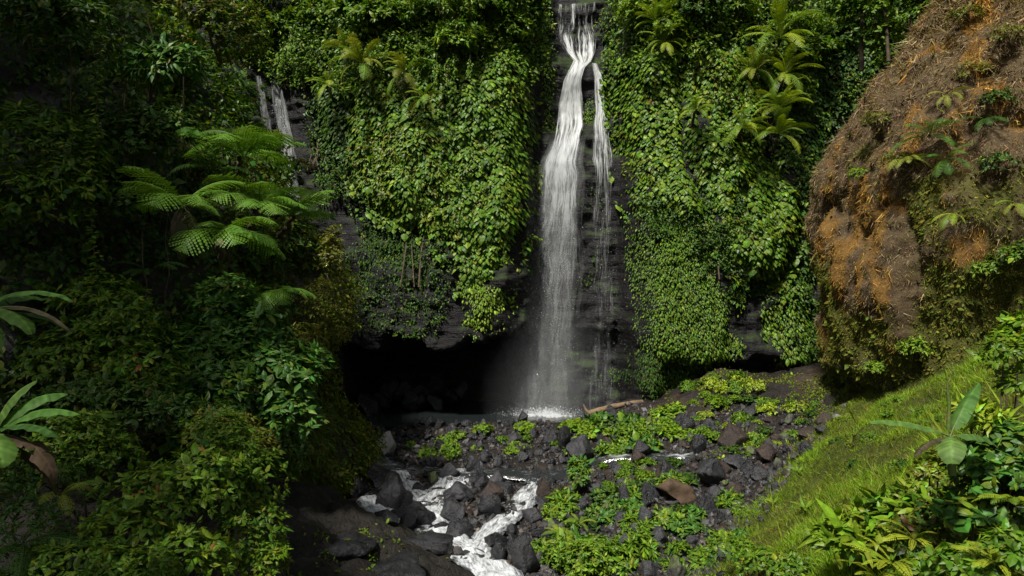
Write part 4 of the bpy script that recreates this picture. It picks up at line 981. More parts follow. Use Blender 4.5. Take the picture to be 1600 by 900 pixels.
for i, (px, tx, Y, lab) in enumerate([(1386, 1376, 36, 'slim tree with loose crown at the bluff shoulder, leftmost of three'), (1425, 1420, 35, 'slim bare stemmed tree at the bluff shoulder, middle of three'), (1428, 1448, 34.5, 'slim leaning tree at the bluff shoulder, rightmost of three')]):
    b0, t0 = P(px, 95, Y), P(tx, -70, Y)
    bl = [list(P(tx - 18 + 15 * j, -10 + 28 * (j % 3), Y)) + [.9, .8, .6] for j in range(3)] if i != 1 else [list(P(tx + 12, 10, Y)) + [.8, .7, .6], list(P(tx, -40, Y)) + [1, .9, .7]]
    tree(lab, b0, t0, .10, bl, 130, .22, GREEN, group='slim trees on the bluff shoulder')
tree('taller leafy tree hanging over the shadowed vine curtain', P(1345, 110, 38), P(1350, -60, 38), .13, [list(P(1350, 25, 37.6)) + [1.6, 1.2, 1.2], list(P(1375, 60, 37.6)) + [1.2, 1, .8], list(P(1320, 0, 37.8)) + [1.4, 1, 1]], 300, .24, GREEN)
# unseen trees above the near wall, added to shade the left side below
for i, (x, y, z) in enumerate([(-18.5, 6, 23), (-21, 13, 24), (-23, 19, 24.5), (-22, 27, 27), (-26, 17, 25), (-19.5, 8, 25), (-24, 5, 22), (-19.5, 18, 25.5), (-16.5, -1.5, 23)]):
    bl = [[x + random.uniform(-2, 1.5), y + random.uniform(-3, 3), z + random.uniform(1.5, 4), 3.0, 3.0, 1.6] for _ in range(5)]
    tree('added unseen shade tree above the near gorge wall, ' + ['leaning out towards the stream', 'over the string vine', 'over the leftmost tree fern', 'over the thin waterfall', 'farthest back', 'lowest over the left bank', 'behind the banana plants', 'above the pale elongated leaves', 'shading the corner shrubs'][i], (x - 2, y, z - 5), (x, y, z + 3), .3, bl, 520 if i < 8 else 260, .62, DEEP, RHOMB, group='added shade trees above the near gorge wall')

# --- bushes on the left bank
LB = 'shrubs on the left bank'
def gb(px, py, Y, rx, ry, rz): return list(P(px, py, Y)) + [rx, ry, rz]
def bank_bush(lab, blobs, ncl, per, L, tp, pl, n_ind=60, mat=M_LEAF, **kw):
    c = np.array(blobs[0][:3]); base = np.array([c[0], c[1] + .2, float(ground_z(c[0], c[1]))]); base[2] = min(base[2], c[2] - .2)
    if c[2] - base[2] > 2.2: base = c + np.array([-.5, .9, -.6])
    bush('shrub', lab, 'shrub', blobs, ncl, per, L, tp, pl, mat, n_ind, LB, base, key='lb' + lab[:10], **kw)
bank_bush('bright yellow green shrub in the lower left corner, largest and sunlit', [gb(255, 790, 12.5, 1.15, .9, .85), gb(190, 850, 11.5, .9, .8, .7), gb(320, 760, 13, .8, .8, .8), gb(290, 880, 11.5, .8, .7, .6)], 520, 6, .17, OVATE, LIME + GREEN + REDDISH, 220)
bank_bush('dense rounded green shrub right of the sunlit corner shrub', [gb(370, 770, 14, .85, .9, 1.15), gb(385, 850, 13.2, .75, .8, .8), gb(345, 700, 14.5, .8, .8, .7)], 620, 6, .14, OVATE, GREEN, 160)
bank_bush('olive leaved shrub top behind the corner shrubs', [gb(350, 675, 16, .8, .8, .5), gb(395, 700, 16, .6, .7, .5)], 260, 6, .15, OVATE, OLIVE, 70)
bank_bush('leafy shrub under the banana leaves at the left edge', [gb(130, 695, 14.5, .9, .9, .7), gb(90, 740, 14, .9, .9, .7), gb(170, 720, 14.5, .7, .8, .6)], 420, 6, .15, OVATE, GREEN, 80)
bank_bush('low leafy shrub along the bottom left edge', [gb(110, 890, 10.5, .9, .7, .45), gb(210, 900, 10.5, .8, .6, .4)], 260, 6, .13, OVATE, GREEN, 60)
bank_bush('dark ferny undergrowth in the bottom left corner', [gb(20, 830, 11.5, 1.0, .9, .5), gb(60, 770, 13, 1.0, .9, .6), gb(-20, 760, 12.5, .9, .9, .6), gb(20, 890, 10.5, .8, .7, .4)], 420, 6, .16, LANCE, DEEP, 60)
fern('dark fern in the bottom left corner under the dead banana leaf', P(35, 850, 10.5), 8, 1.0, 'dark', 120, 330, (-10, 40))
fern('fern between the corner shrub and the banana leaves', P(95, 775, 12), 6, .8, 'soft', 180, 330, (0, 40))
bank_bush('small shrub tuft at the foot of the dense rounded shrub', [gb(410, 880, 13.0, .5, .5, .5)], 130, 6, .12, OVATE, LIME, 30)
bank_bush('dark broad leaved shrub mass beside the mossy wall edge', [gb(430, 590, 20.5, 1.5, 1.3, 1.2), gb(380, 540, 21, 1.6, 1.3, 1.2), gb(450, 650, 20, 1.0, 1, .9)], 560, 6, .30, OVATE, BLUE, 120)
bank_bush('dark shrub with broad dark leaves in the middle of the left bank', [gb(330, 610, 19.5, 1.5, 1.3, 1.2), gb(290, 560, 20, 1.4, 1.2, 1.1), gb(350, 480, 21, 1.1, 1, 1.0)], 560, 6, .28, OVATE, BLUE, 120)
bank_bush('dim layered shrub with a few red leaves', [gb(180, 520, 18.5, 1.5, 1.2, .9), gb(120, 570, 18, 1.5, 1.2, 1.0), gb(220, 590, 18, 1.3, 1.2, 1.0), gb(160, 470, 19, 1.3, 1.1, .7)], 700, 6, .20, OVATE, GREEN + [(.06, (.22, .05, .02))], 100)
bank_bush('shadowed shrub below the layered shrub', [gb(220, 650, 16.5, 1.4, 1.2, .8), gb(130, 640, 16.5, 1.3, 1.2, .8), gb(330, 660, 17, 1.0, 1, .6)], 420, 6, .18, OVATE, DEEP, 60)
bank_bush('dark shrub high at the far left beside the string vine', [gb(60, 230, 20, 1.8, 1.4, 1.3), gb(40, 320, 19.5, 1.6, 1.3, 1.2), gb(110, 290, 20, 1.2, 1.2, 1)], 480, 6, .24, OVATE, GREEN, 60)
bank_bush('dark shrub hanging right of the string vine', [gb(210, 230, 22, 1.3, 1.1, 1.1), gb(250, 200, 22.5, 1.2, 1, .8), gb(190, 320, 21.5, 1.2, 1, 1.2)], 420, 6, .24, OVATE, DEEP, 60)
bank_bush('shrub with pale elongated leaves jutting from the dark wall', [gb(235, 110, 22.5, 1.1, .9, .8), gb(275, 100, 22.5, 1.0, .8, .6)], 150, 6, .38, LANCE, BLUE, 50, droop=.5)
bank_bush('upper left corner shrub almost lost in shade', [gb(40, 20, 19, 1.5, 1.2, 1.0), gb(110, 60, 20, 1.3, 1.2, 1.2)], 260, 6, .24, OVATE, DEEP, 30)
bank_bush('brownish leafy shrub at the wall top left of the thin waterfall', [gb(350, 60, 27, 2.0, 1.4, 1.6), gb(372, 80, 28, 1.0, 1.0, 1.2), gb(320, 20, 26, 2, 1.4, 1.2)], 480, 6, .22, OVATE, GREEN + OLIVE, 60)
bank_bush('grassy olive tuft on the mossy wall edge', [gb(480, 560, 26, .9, .9, 1.4), gb(505, 480, 27, .8, .8, 1.2)], 420, 6, .16, LANCE, OLIVE, 60)
bank_bush('pale leaved sprig at the wall edge by the thin waterfall', [gb(432, 225, 31, .4, .5, .7), gb(470, 262, 31, .5, .5, .5)], 90, 5, .17, OVATE, OLIVE, 40)
bank_bush('pale leaved sprig at the wall edge under the outermost tree fern', [gb(520, 400, 28, .5, .6, 1.2), gb(535, 520, 28.3, .45, .6, 1.0)], 240, 5, .15, OVATE, OLIVE, 40)

# string vine on the far left
q = P(148, -20, 20.0); n = 300; t = np.sort(rng.random(n))
pos = q + np.stack([.07 * rng.normal(size=n) + .15 * np.sin(t * 7), .06 * rng.normal(size=n), -t * 8.6], -1)
root = thing('hanging_vine', 'long leafy string vine hanging straight down the dark left wall', 'vine', q)
leafy(root, q, OVATE, pos, frames(np.stack([np.where(rng.random(n) < .5, -1, 1) * .9, -.4 + 0 * t, -.25 + 0 * t], -1) + rng.normal(0, .2, (n, 3)), np.tile([[0, -.4, 1]], (n, 1)) + rng.normal(0, .2, (n, 3))), np.full(n, .21), GREEN, M_LEAF, 120, key='string')
tt = np.linspace(0, 1, 40); V, Fc = tube(np.stack([.15 * np.sin(tt * 7), 0 * tt, -tt * 8.8], -1), .014, 4); link('stem', mesh_np('stem', V, Fc, M_BARK), root)
for i, (px, Y, a, b_) in enumerate([(105, 20.5, -30, 140), (235, 22.5, 20, 110), (198, 22, 60, 190), (290, 24, 120, 200), (345, 27, 200, 330), (225, 21.5, 360, 440), (262, 22.8, 330, 420)]):
    tt = np.linspace(0, 1, 14); q = P(px, a, Y); ln = (b_ - a) / F * Y + 2
    V, Fc = tube(np.stack([.12 * vnoise(st(tt * 4, 0 * tt + i, 0 * tt), 6), 0 * tt, -tt * ln], -1), .018, 5)
    link('liana', mesh_np('liana', V, Fc, M_BARK), None, 'bare brown liana ' + ['at the far upper left corner', 'beside the pale elongated leaves', 'just right of the string vine', 'above the leftmost tree fern', 'near the upper tree fern', 'under the leftmost tree fern', 'left of the dead fern skirt'][i], 'liana', 'lianas on the near wall', loc=q)

# --- banana plants
def banana_leaf(L, W, rise, droop, seed, torn=.0, pal=BLUE, mat=M_GLOSS, dead=False):
    r = np.random.default_rng(seed); n, m = 28, 4; t = np.linspace(0, 1, n)
    ang = rise - droop * t ** 1.4; st_ = L / (n - 1)
    y = np.concatenate([[0], np.cumsum(np.cos(ang[:-1]) * st_)]); z = np.concatenate([[0], np.cumsum(np.sin(ang[:-1]) * st_)])
    w = W * np.where(t < .14, .05, np.sin(np.clip((t - .12) / .88, 0, 1) ** .75 * np.pi) ** .55 + .02)
    V, Fc, o, Cs = [], [], 0, []
    for sg in (-1, 1):
        k = 0
        while k < n - 1:
            e = min(n - 1, k + (r.integers(3, 7) if r.random() < torn else n)); dz = r.normal(0, .10) if torn else 0
            gx = np.linspace(0, 1, m + 1); Vg = []; cb = palette(1, pal, .1, .04)[0] if not V else C0; C0 = cb
            for j in range(k, e + 1):
                sag = (-.16 * gx - .28 * gx ** 2) * w[j] * (1.0 + dz * 5) + .10 * gx * W * (0.6 + .4 * math.sin(j * .9 + seed)) * .3
                shrink = 1 - (.0 if torn == 0 else .06 * (j in (k, e)))
                sag = sag + W * .10 * gx * math.sin(j * 1.1 + seed) * r.uniform(.3, 1); px_ = sg * gx * w[j] * shrink * r.uniform(.93, 1.03); Cs.append(cb * ((1 + .16 * math.sin(j * 2.3) + .12 * r.normal()) * (1 + .35 * np.exp(-(gx / .12) ** 2) - .12 * gx))[:, None]); Vg.append(np.stack([px_, y[j] + gx * w[j] * .22 * shrink, z[j] + sag + .012 * (1 - gx)], -1))
            Vg = np.array(Vg); f = grid_faces(e - k + 1, m + 1); f = f if sg < 0 else f[:, ::-1]
            V.append(Vg.reshape(-1, 3)); Fc.append(f + o); o += len(V[-1]); k = e
    V, Fc = np.concatenate(V), np.concatenate(Fc)
    return mesh_np('leaf', V, Fc, mat, np.concatenate(Cs), smooth_sh=True), (np.stack([0 * y, y, z], -1))
DEAD = [(1, (.060, .046, .027)), (1, (.05, .040, .025))]
BANANA = [(2, (.070, .155, .030)), (1, (.090, .17, .034)), (1, (.06, .14, .034))]
def banana(label, base, stem_h, r, leaves, group=None, lean=(0, 0), pal=BANANA):
    base = np.asarray(base, float); root = thing('banana_plant', label, 'banana plant', base, group)
    top = np.array([lean[0], lean[1], stem_h]); k = np.linspace(0, 1, 7)[:, None]
    V, Fc = tube(top * k, np.linspace(r, r * .6, 7), 9); link('stem', mesh_np('stem', V, Fc, M_STEM, smooth_sh=True), root)
    for i, (az, rise, droop, L, W, torn, dead) in enumerate(leaves):
        me, c = banana_leaf(L, W, R(rise), R(droop), hash(label) % 97 * 0 + 600 + i * 7 + len(label), max(torn, .4), DEAD if dead else pal, M_DRY if dead else M_BANANA)
        o = link('leaf', me, root); o.location = top - [0, 0, .05 * i * r]; o.rotation_euler = (0, 0, R(az))
        V, Fc = tube(c, np.linspace(.022, .004, len(c)) * L / 1.4, 5); mr_ = link('midrib', mesh_np('midrib', V, Fc, M_STEM, smooth_sh=True), o)
# az: 0 away, 90 left, 180 towards camera, 270 (-90) right
banana('banana plant with torn leaves halfway up the left edge', P(-50, 545, 9.5), .45, .07, [(-80, 38, 75, 1.45, .15, .25, 0), (-104, 22, 85, 1.25, .19, .0, 0), (-72, 80, 30, 1.0, .17, 0, 0), (-125, 8, 80, 1.2, .17, .3, 0), (-95, 20, 70, 1.65, .11, .6, 1), (90, 50, 70, 1.2, .17, 0, 0), (-30, 40, 70, 1.1, .17, 0, 0), (-60, 20, 80, 1.3, .16, .3, 0)], 'banana plants at the left edge')
banana('banana plant with glossy pale leaves low on the left edge', P(-10, 745, 8.5), .55, .085, [(-78, 38, 70, 1.05, .15, 0, 0), (-97, 24, 70, .95, .17, .2, 0), (-60, 58, 75, .95, .16, 0, 0), (-135, 10, 95, .75, .19, .3, 0), (-50, 78, 60, .8, .15, 0, 0), (-100, 0, 85, 1.15, .13, .7, 1), (-75, -30, 50, 1.1, .12, .8, 1), (100, 40, 60, 1.0, .16, 0, 0)], 'banana plants at the left edge')
sl = lambda px, py: ground_hit(px, py)[0]
banana('banana plant with wide spread leaves on the grass slope', P(1488, 742, 9.2), .52, .055, [(80, 22, 34, 1.05, .13, 0, 0), (-58, 48, 22, 1.05, .12, .0, 0), (150, 8, 95, .62, .17, .3, 0), (-110, 18, 75, .6, .14, .2, 0), (95, -5, 60, .6, .10, .6, 1)], pal=BANANA, lean=(-.03, 0))
q = P(1482, 672, 9.22); V, Fc = tube(np.array([[0, 0, 0], [.01, 0, .35], [-.02, 0, .65]]), [.03, .022, .016], 8)
ob = [o for o in COL.objects if o.name.startswith('banana_plant')][-1]
link('leaf_spear', mesh_np('leaf_spear', V + (q - np.array(ob.location)), Fc, M_STEM, smooth_sh=True), ob)
SB = 'young banana plants on the grass slope'
for (px, py, s, lab) in [(1248, 742, .65, 'young banana seedling highest on the grass slope'), (1208, 785, .55, 'thin pale banana seedling at the slope foot'), (1258, 822, .75, 'young banana with four leaves near the dark hole in the grass'), (1268, 872, .8, 'young banana among lance leaved plants below'), (1176, 700, .4, 'tiny two leaved seedling at the rubble edge')]:
    banana(lab, sl(px, py), .22 * s, .025, [(70, 40, 50, .55 * s, .08 * s, 0, 0), (-60, 50, 50, .5 * s, .085 * s, 0, 0), (160, 30, 60, .45 * s, .08 * s, 0, 0), (10, 60, 40, .45 * s, .08 * s, 0, 0)], SB, pal=LIME)

# --- grass slope on the right
def on_slope(n, rmin=-.6):
    x = rng.uniform(2, 24, n); y = rng.uniform(8, 36, n); _, r = seg_side(x, y, (7.4, 22.5), (17.0, 34.0)); px = 800 + x / y * F
    ok = (r > rmin) & (px < 1660) & (y > 9)
    return x[ok], y[ok], r[ok]
def tuft(n, L, pal, name, label, mat, patch=None, rmin=-.6, lie=.75, weight=None):
    x, y, r = on_slope(n, rmin)
    keep = rng.random(len(x)) < np.clip((y / 20) ** -1.3, .25, 1.6) / 1.6          # even cover in view: denser close by
    if patch is not None: keep &= patch(x, y)
    x, y = x[keep], y[keep]; m = len(x); z = ground_z(x, y)
    d = np.array([-.45, -.25, .9]) + rng.normal(0, lie, (m, 3)); d[:, 2] = np.abs(d[:, 2]) + .15
    cn = fbm(st(x * .7, y * .7, 0 * x), 4, 708); s = L * np.exp(rng.normal(0, .35, m)) * (1 + .4 * cn); pc = palette(m, pal, .25, .08) * np.stack([1 + .15 * cn, 1 + .28 * cn, 1 + 0 * cn], -1).clip(.4, 2)
    link(name, scatter(SPIKE2, np.stack([x, y, z - .01], -1), frames(d, .55 * rng.normal(size=(m, 3)) + [-.45, -.25, 1.0]), s, pc, name, mat), label=label, cat='grass', kind='stuff')
G1 = [(4, (.118, .200, .008)), (4, (.155, .230, .010)), (1.2, (.22, .23, .022)), (1.2, (.090, .145, .012))]
tuft(950000, .14, G1, 'grass', 'short yellow green grass covering the right slope', M_GRASS)
tuft(22000, .34, [(2, (.15, .20, .014)), (1, (.20, .22, .03))], 'grass', 'taller tufts standing in the slope grass', M_GRASS, patch=lambda x, y: fbm(st(x * .9, y * .9, 0 * x), 3, 705) > .35, lie=.4)
tuft(60000, .18, [(2, (.15, .095, .035)), (1, (.21, .15, .06))], 'dry_grass', 'brown dry grass patches on the right slope', M_DRY, patch=lambda x, y: fbm(st(x * .55, y * .55, 0 * x), 3, 700) > .18, lie=.9)

# --- bluff cover
def bluff_cover(n, L, tpl, name, label, mat, colour, sel, hang, outm, cat='dry grass'):
    u = rng.uniform(-1.75, 1.2, n); z = rng.uniform(3.0, 27, n); p = bluff_pt(u, z); mo, og = bluff_zone(p)
    k = sel(p, mo, og); u, z, p, mo, og = u[k], z[k], p[k], mo[k], og[k]; m = len(u)
    e = .05; nr = norm(np.cross(bluff_pt(u + e, z) - p, bluff_pt(u, z + .2) - p)); nr *= np.sign((nr * (p - np.array([BC[0], BC[1], 8]))).sum(1))[:, None]
    d = nr * outm + np.array([0, 0, -hang]) + rng.normal(0, .6, (m, 3)); s = L * np.exp(rng.normal(0, .45, m)) * (1 if cat == 'moss' else np.interp(p[:, 2], [4, 10, 15, 20], [.6, .62, .85, 1.25]))
    link(name, scatter(tpl, p, frames(d, nr * .6 + np.array([0, 0, .5]) + rng.normal(0, .5, (m, 3))), s, colour(m, mo, og), name, mat), label=label, cat=cat, kind='stuff')
DRYP = [(4, (.215, .150, .072)), (3, (.27, .195, .10)), (2, (.125, .080, .042)), (.8, (.30, .235, .14)), (1, (.11, .11, .025))]
ORAP = [(3, (.42, .225, .040)), (2, (.27, .160, .050)), (1, (.36, .23, .06)), (.6, (.17, .11, .05))]
MOSP = [(3, (.130, .135, .016)), (2, (.095, .115, .014)), (1, (.18, .155, .024))]
def mixc(m, mo, og):
    c = np.where((rng.random(m) < og)[:, None], palette(m, ORAP), palette(m, DRYP)); return np.where((rng.random(m) < mo)[:, None], palette(m, MOSP), c)
bluff_cover(300000, .175, SPIKE, 'dry_grass', 'matted dry grass hanging over the brown bluff', M_DRY, mixc, lambda p, mo, og: (rng.random(len(p)) < .55 + .45 * smooth(6, 15, p[:, 2])), .75, .45)
bluff_cover(130000, .085, RHOMB, 'moss', 'olive moss and tiny leaves over the lower bluff', M_MOSS, lambda m, mo, og: palette(m, MOSP + [(1.5, (.10, .15, .014))]), lambda p, mo, og: (rng.random(len(p)) < mo * .95 + .04), .5, .5, 'moss')
bluff_cover(7000, .32, SPIKE2, 'dry_grass', 'long straw coloured stalks near the bluff crest', M_DRY, lambda m, mo, og: palette(m, DRYP), lambda p, mo, og: p[:, 2] + 2 * fbm(p * .4, 2, 720) > 14.5, .35, .6)
BLP = bluff_pt(*np.meshgrid(np.linspace(-1.7, 1.2, 300), np.linspace(2, 27, 300), indexing='ij')).reshape(-1, 3)
def on_bluff(px, py):
    """the bluff's surface on the sight line through a photograph pixel"""
    p = BLP
    sx = 800 + p[:, 0] / p[:, 1] * F; sy = 450 - (p[:, 2] - CAMZ) / p[:, 1] * F; d = (sx - px) ** 2 + (sy - py) ** 2 + 2.0 * (p[:, 1] - p[:, 1].min())
    return p[d.argmin()]
BF = 'ferns on the bluff'
for (px, py, n, L, k, lab) in [(1452, 215, 9, 1.5, 'cool', 'grey green fern clump on the bluff, largest of its kind'), (1418, 250, 7, 1.2, 'soft', 'fern left of the largest bluff fern'), (1475, 250, 7, 1.2, 'cool', 'fern just right of the largest bluff fern'),
        (1490, 335, 5, .9, 'yellow', 'yellow fern lower on the bluff'), (1478, 152, 5, .9, 'soft', 'fern high on the bluff among dry grass'), (1540, 190, 5, 1.0, 'dark', 'dark fern at the upper right of the bluff'), (1585, 320, 5, .9, 'soft', 'fern at the bluff near the right edge')]:
    q = on_bluff(px, py); fern(lab, q + np.array([-.15, -.25, 0]), n, L, k, 60, 250, (-40, 30), None, BF)
for i, (px, py, r, pl, L, lab) in enumerate([(1370, 190, .8, OLIVE, .12, 'low grey shrub on the upper left of the bluff'), (1405, 255, .9, OLIVE, .12, 'twiggy shrub on the left shoulder of the bluff'), (1525, 120, 1.0, OLIVE, .13, 'olive bush high on the bluff'), (1560, 160, .8, DEEP, .14, 'dark bush high on the bluff by the right edge'),
        (1345, 275, .7, LIME, .10, 'yellow tinted bush low on the left face of the bluff'), (1560, 260, 1.0, DEEP, .13, 'dark leafy bush on the right of the bluff'), (1545, 420, .9, GREEN, .15, 'leafy bush low on the right of the bluff'), (1590, 400, .9, GREEN, .16, 'pale leaved bush at the right edge below the bluff ferns'),
        (1510, 30, .9, OLIVE, .13, 'straggly bush on the bluff top'), (1570, 60, .9, OLIVE, .12, 'small bush on the bluff top by the right edge'), (1430, 545, .8, LIME, .13, 'bright bush where the bluff meets the grass slope'), (1370, 575, .6, LIME, .12, 'small bright bush at the bluff foot')]):
    q = on_bluff(px, py) + np.array([-.2, -.3, 0]); bush('shrub', lab, 'shrub', [[q[0], q[1], q[2], r * .8, r * .6, r * .5]], 75, 6, L, OVATE, pl, M_LEAF, 12, 'shrubs on the bluff', q + [.3, .4, -.2], key='bb%d' % i)

# --- foreground plants, lower right corner
FG = 'plants in the lower right corner'
def fg(lab, blobs, ncl, per, L, tp, pl, n_ind=60, mat=M_GLOSS, name='leafy_plant', **kw):
    c = np.array(blobs[0][:3]); base = np.array([c[0], c[1] + .1, min(float(ground_z(c[0], c[1])), c[2] - .1)])
    bush(name, lab, 'plant', blobs, ncl, per, L, tp, pl, mat, n_ind, FG, base, key='fg' + lab[:10], **kw)
fg('lance leaved ginger plant at the slope bottom, leftmost of the corner', [gb(1330, 845, 12.5, .55, .5, .35), gb(1370, 820, 12.5, .5, .5, .35)], 70, 7, .38, LANCE, LIME, 110, droop=.15)
fg('lance leaved plant behind the broken grass edge', [gb(1400, 800, 12.3, .5, .5, .3), gb(1440, 790, 12, .4, .4, .3)], 60, 7, .36, LANCE, GREEN, 90, droop=.15)
fg('tall thin shrub with small olive leaves under the banana', [gb(1452, 745, 10.8, .28, .3, .3), gb(1470, 720, 10.8, .22, .2, .2)], 80, 6, .10, OVATE, OLIVE + LIME, 50)
fg('dull brown green shrub in the middle of the corner', [gb(1440, 840, 10.5, .45, .4, .4), gb(1470, 810, 10.5, .35, .35, .3)], 130, 6, .13, OVATE, OLIVE + DEEP, 70)
fg('round glossy leaved creeper heap at the right edge', [gb(1560, 740, 9.5, .55, .5, .4), gb(1530, 720, 9.8, .4, .4, .35), gb(1590, 700, 9.5, .4, .4, .4)], 200, 6, .115, HEART, BLUE, 150, jitter=.55)
fg('large blue green leaved plant in the corner centre', [gb(1520, 800, 9.6, .35, .35, .25), gb(1490, 800, 9.8, .25, .3, .2)], 40, 5, .17, HEART, BLUE, 90, jitter=.5)
fg('bright leafy clump along the bottom right edge', [gb(1520, 880, 8.6, .5, .4, .25), gb(1580, 860, 8.4, .4, .4, .3), gb(1450, 890, 9.0, .4, .4, .2)], 170, 6, .13, OVATE, GREEN, 130)
fg('yellow green croton like plant at the right edge', [gb(1540, 650, 10.0, .30, .3, .16), gb(1570, 670, 10.0, .3, .3, .2), gb(1515, 640, 10.3, .2, .2, .12)], 60, 7, .22, LANCE, YELLOWGREEN, 110)
fg('thin stemmed bush with round leaves against the slope', [gb(1568, 560, 10.5, .35, .3, .35), gb(1590, 600, 10.5, .25, .3, .3)], 60, 6, .13, OVATE, GREEN, 70)
fg('leafy sprig at the right edge under the bluff', [gb(1590, 510, 11.5, .25, .3, .2), gb(1575, 530, 11.5, .25, .25, .2)], 50, 6, .15, OVATE, LIME, 40)
fg('low herb mat at the bottom below the grass slope', [gb(1190, 880, 16.0, .7, .6, .3), gb(1250, 890, 14.5, .6, .5, .3), gb(1150, 860, 18, .7, .6, .3)], 260, 6, .13, OVATE, GREEN, 50)
fg('dark leafy plant in the shade at the right edge', [gb(1590, 790, 9.8, .5, .5, .4), gb(1545, 770, 10.2, .5, .4, .4)], 130, 6, .16, OVATE, DEEP, 60)
FF = 'ferns in the lower right corner'
for (px, py, Y, n, L, k, a0, a1, lab) in [(1395, 885, 9.3, 9, .75, 'sword', 40, 210, 'arching yellow green fern at the bottom edge of the corner'), (1428, 845, 10.2, 7, .65, 'sword', 30, 210, 'fern behind the arching bottom fern'), (1500, 745, 10.4, 6, .55, 'yellow', 150, 330, 'small bright fern under the banana plant'),
        (1512, 790, 9.8, 6, .5, 'yellow', 120, 300, 'fern beside the large blue green leaves'), (1590, 790, 9.0, 8, .6, 'yellow', 60, 200, 'bright fern at the right edge of the corner'), (1560, 885, 8.3, 8, .6, 'sword', 30, 170, 'pale fern near the bottom right corner'), (1370, 905, 9.4, 7, .6, 'sword', 60, 240, 'low fern at the bottom left of the corner plants')]:
    fern(lab, P(px, py, Y), n, L, k, a0, a1, (10, 45), None, FF)

# --- herbs on the rubble: clumps shared between alike plants
HERB = []
for i, (pl, L, tp) in enumerate([(LIME, .12, OVATE), (GREEN, .11, OVATE), (LIME, .16, OVATE), (YELLOWGREEN, .09, OVATE), (GREEN, .15, OVATE), (DEEP, .13, OVATE), (GREEN, .24, LANCE), (BLUE, .17, HEART)]):
    pos, M, s = blob_leaves([[0, 0, .18, .5, .5, .25], [.25, .12, .14, .3, .3, .2], [-.2, -.1, .15, .35, .3, .2]], 66, 6, L * 1.15, up=1.2)
    HERB.append(scatter(tp, pos, M, s, palette(len(pos), pl), 'herb', M_LEAF))
def herbs(n, poly, smin, smax, label, group, kinds):
    poly = np.array(poly, float); c = 0
    while c < n:
        px, py = random.uniform(poly[:, 0].min(), poly[:, 0].max()), random.uniform(poly[:, 1].min(), poly[:, 1].max())
        if not inside(poly, np.array([[px, py]]))[0]: continue
        g = ground_hit(px, py)[0]
        if min(np.min(np.hypot(q[:, 0] - g[0], q[:, 1] - g[1])) for q in STREAM_C) < .8: continue
        o = link('herb', random.choice([HERB[k] for k in kinds]), None, label, 'herb', group, loc=g); RAND.append((o, 'herb clump', label, '', ('lime green', 'mid green', 'bright broad leaved', 'yellow green fine leaved', 'green broad leaved', 'dark green', 'narrow leaved green', 'heart leaved green')[HERB.index(o.data)])); s = smin + (smax - smin) * random.random() ** 1.6
        o.scale = (s * random.uniform(.8, 1.3), s, s * random.uniform(.8, 1.3)); o.rotation_euler = (random.uniform(-.15, .15), random.uniform(-.15, .15), random.uniform(0, 6.28)); c += 1
herbs(38, [(880, 672), (960, 655), (1060, 640), (1070, 690), (1000, 708), (900, 712)], .7, 1.5, 'bright green herb clump on the rubble below the fallen log', 'herbs below the log', [0, 2, 2, 0, 1, 7])
herbs(20, [(640, 690), (700, 690), (850, 660), (880, 700), (800, 715), (650, 722)], .5, 1.1, 'small green herb clump on the rubble bank by the pool', 'herbs on the rubble bank', [1, 4, 0])
herbs(40, [(1050, 630), (1150, 610), (1300, 640), (1280, 690), (1180, 720), (1080, 700)], .5, 1.2, 'low green herb clump on the rubble fan under the bluff', 'herbs on the rubble fan', [0, 3, 1, 5])
herbs(36, [(850, 800), (980, 770), (1040, 840), (1060, 900), (850, 905), (835, 850)], .7, 1.4, 'lush green herb clump beside the lower stream', 'herbs beside the lower stream', [1, 4, 0, 5, 6, 7, 5])
herbs(24, [(930, 735), (1080, 725), (1120, 760), (1000, 790), (940, 790)], .5, 1.1, 'green herb clump among the boulders in mid stream', 'herbs among the boulders', [0, 3, 1, 5, 6])
herbs(22, [(1020, 800), (1160, 770), (1170, 860), (1120, 905), (1060, 905)], .5, 1.1, 'green herb clump at the foot of the grass slope', 'herbs at the slope foot', [1, 5, 4, 6, 7])
herbs(22, [(1230, 800), (1300, 690), (1420, 620), (1500, 600), (1470, 680), (1380, 780)], .2, .5, 'small weed standing in the slope grass', 'weeds on the grass slope', [1, 4, 6, 6, 5])
g = sl(925, 905); bush('shrub', 'lush bright leafy mound beside the lower stream at the bottom', 'shrub', [[g[0], g[1] + .4, g[2] + .55, 1.1, .9, .65], [g[0] - .9, g[1] + .9, g[2] + .4, .7, .7, .5], [g[0] + .9, g[1] + .3, g[2] + .35, .8, .7, .5]], 330, 6, .17, OVATE, LIME + GREEN, M_LEAF, 80, base=g, key='mound')
herbs(14, [(1075, 585), (1175, 590), (1180, 612), (1070, 612)], .8, 1.4, 'mossy green herb on the mound right of the pool', 'herbs on the mossy mound', [3, 1])
g = sl(905, 778); bush('shrub', 'upright dark green sapling standing in the stream rubble', 'shrub', [[g[0], g[1], g[2] + .75, .5, .45, .7], [g[0] - .1, g[1], g[2] + 1.1, .35, .35, .4]], 130, 6, .2, OVATE, BLUE + GREEN, M_LEAF, 60, base=g, key='sap')
for (px, py, n, L, lab) in [(875, 845, 9, .85, 'yellow green fern at the top of the lush streamside clump'), (905, 835, 8, .8, 'fern in the middle of the lush streamside clump'), (885, 870, 7, .8, 'drooping fern low in the lush streamside clump'), (925, 880, 8, .8, 'fern at the bottom of the lush streamside clump'), (860, 815, 5, .6, 'small arching fern beside the right cascade')]:
    g = sl(px, py); fern(lab, g + np.array([0, 0, .35]), n, L, 'yellow', 0, 360, (5, 50), None, 'ferns beside the lower stream')
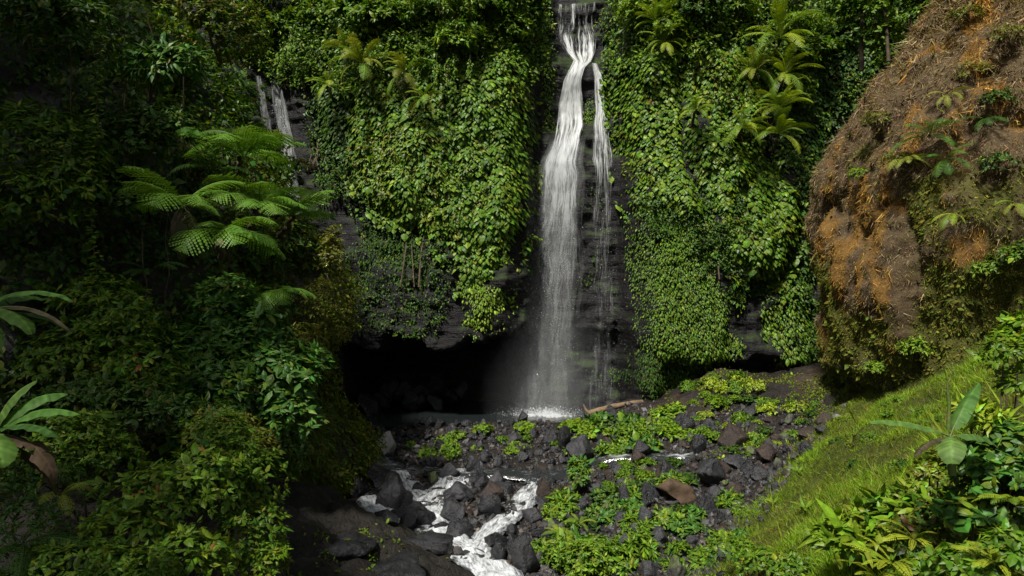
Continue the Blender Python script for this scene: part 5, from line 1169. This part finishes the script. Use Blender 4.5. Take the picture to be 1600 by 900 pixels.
# mossy carpet of the mound and streaks on the bank
n = 30000; px, py = rng.uniform(1040, 1340, n), rng.uniform(570, 720, n); g = ground_hit(px, py); k = fbm(g * .8, 3, 740) + .9 * np.exp(-((g[:, 0] - 12.4) / 2.2) ** 2 - ((g[:, 1] - 40) / 2) ** 2) > .22
g = g[k]; m = len(g); link('moss', scatter(OVATE, g, frames(rng.normal(size=(m, 3)) + [0, 0, .6], rng.normal(0, .5, (m, 3)) + [0, 0, 1.]), .10 * np.exp(rng.normal(0, .3, m)), palette(m, LIME + OLIVE), 'moss', M_MOSS), label='bright moss and seedlings over the rubble fan', cat='moss', kind='stuff')
n = 9000; px, py = rng.uniform(430, 700, n), rng.uniform(690, 905, n); g = ground_hit(px, py); k = (fbm(g * st(1.2, .7, 1.), 3, 745) > .42) & (dist_left(g[:, 0], g[:, 1]) > .1)
g = g[k]; m = len(g); link('moss', scatter(OVATE, g, frames(rng.normal(size=(m, 3)) + [0, -.3, .5], rng.normal(0, .5, (m, 3)) + [0, -.3, 1.]), .09 * np.exp(rng.normal(0, .3, m)), palette(m, OLIVE + GREEN), 'moss', M_MOSS), label='thin mossy tufts on the black bank rock', cat='moss', kind='stuff')
# grass along the foot of the mossy wall edge
n = 9000; s = rng.uniform(SE - 4, SE + 2.5, n); z = rng.uniform(-1, 3.2, n); p, nr = wall_pt(s, z, True, .25 + .3 * rng.random(n)); p[:, 2] = np.maximum(p[:, 2], ground_z(p[:, 0], p[:, 1]))
link('grass', scatter(BLADE, p, frames(nr * .5 + rng.normal(0, .4, (n, 3)) + [0, 0, -.7], nr + rng.normal(0, .4, (n, 3))), .24 * np.exp(rng.normal(0, .3, n)), palette(n, OLIVE + GREEN), 'grass', M_GRASS), label='hanging grass at the foot of the mossy wall edge', cat='grass', kind='stuff')

# ------------------------------------------------------------------ labels of the scattered stones and herbs: each told by its nearest landmark
LM = [(600, 714, 'the pale grey block'), (610, 802, 'the split wet boulder'), (718, 792, 'the big grey mid stream boulder'), (766, 793, 'the rusty brown boulder'), (848, 783, 'the pointed brown boulder'), (912, 722, 'the squared grey boulder'),
      (1000, 722, 'the flat topped black boulder'), (1150, 706, 'the large brown rounded boulder'), (1092, 718, 'the glistening black boulder'), (1118, 765, 'the propped grey slab'), (1062, 787, 'the grit topped boulder'), (978, 800, 'the slim upright stone'),
      (1104, 812, 'the glossy black boulder'), (1005, 835, 'the leaning grey boulder'), (960, 655, 'the fallen log'), (756, 668, 'the upright shore boulder'), (802, 692, 'the pale edged boulder'), (1265, 685, 'the shaded brown boulder'), (900, 890, 'the bottom grey boulder'),
      (820, 900, 'the tall bottom boulder'), (905, 778, 'the dark green sapling'), (1120, 590, 'the mossy mound'), (702, 820, 'the grooved grey boulder'), (1258, 822, 'the young four leaved banana'), (690, 710, 'the left herb patch'), (1400, 700, 'the middle of the grass slope'), (1300, 760, 'the lower grass slope')]
LMP = np.concatenate([ground_hit(a, b) for a, b, _ in LM]); ORD = ['nearest', 'second', 'third', 'fourth', 'fifth', 'sixth', 'seventh', 'eighth', 'ninth', 'tenth', 'eleventh', 'twelfth']
cells = {}
for o, word, lab, size, tone in RAND:
    p = np.array(o.location); k = int(np.argmin(np.hypot(LMP[:, 0] - p[0], LMP[:, 1] - p[1]))); dx, dy = p[0] - LMP[k, 0], p[1] - LMP[k, 1]
    rel = ('right of' if dx > 0 else 'left of') if abs(dx) > abs(dy) else ('behind' if dy > 0 else 'in front of')
    cells.setdefault((word, tone, k, rel), []).append((math.hypot(dx, dy), o, size))
for (word, tone, k, rel), L in cells.items():
    for i, (d, o, size) in enumerate(sorted(L, key=lambda q: q[0])):
        o['label'] = ('%s%s %s, %s one %s %s' % (size, tone, word, ORD[min(i, 11)], rel, LM[k][2])) if len(L) > 1 else '%s%s %s just %s %s' % (size, tone, word, rel, LM[k][2])
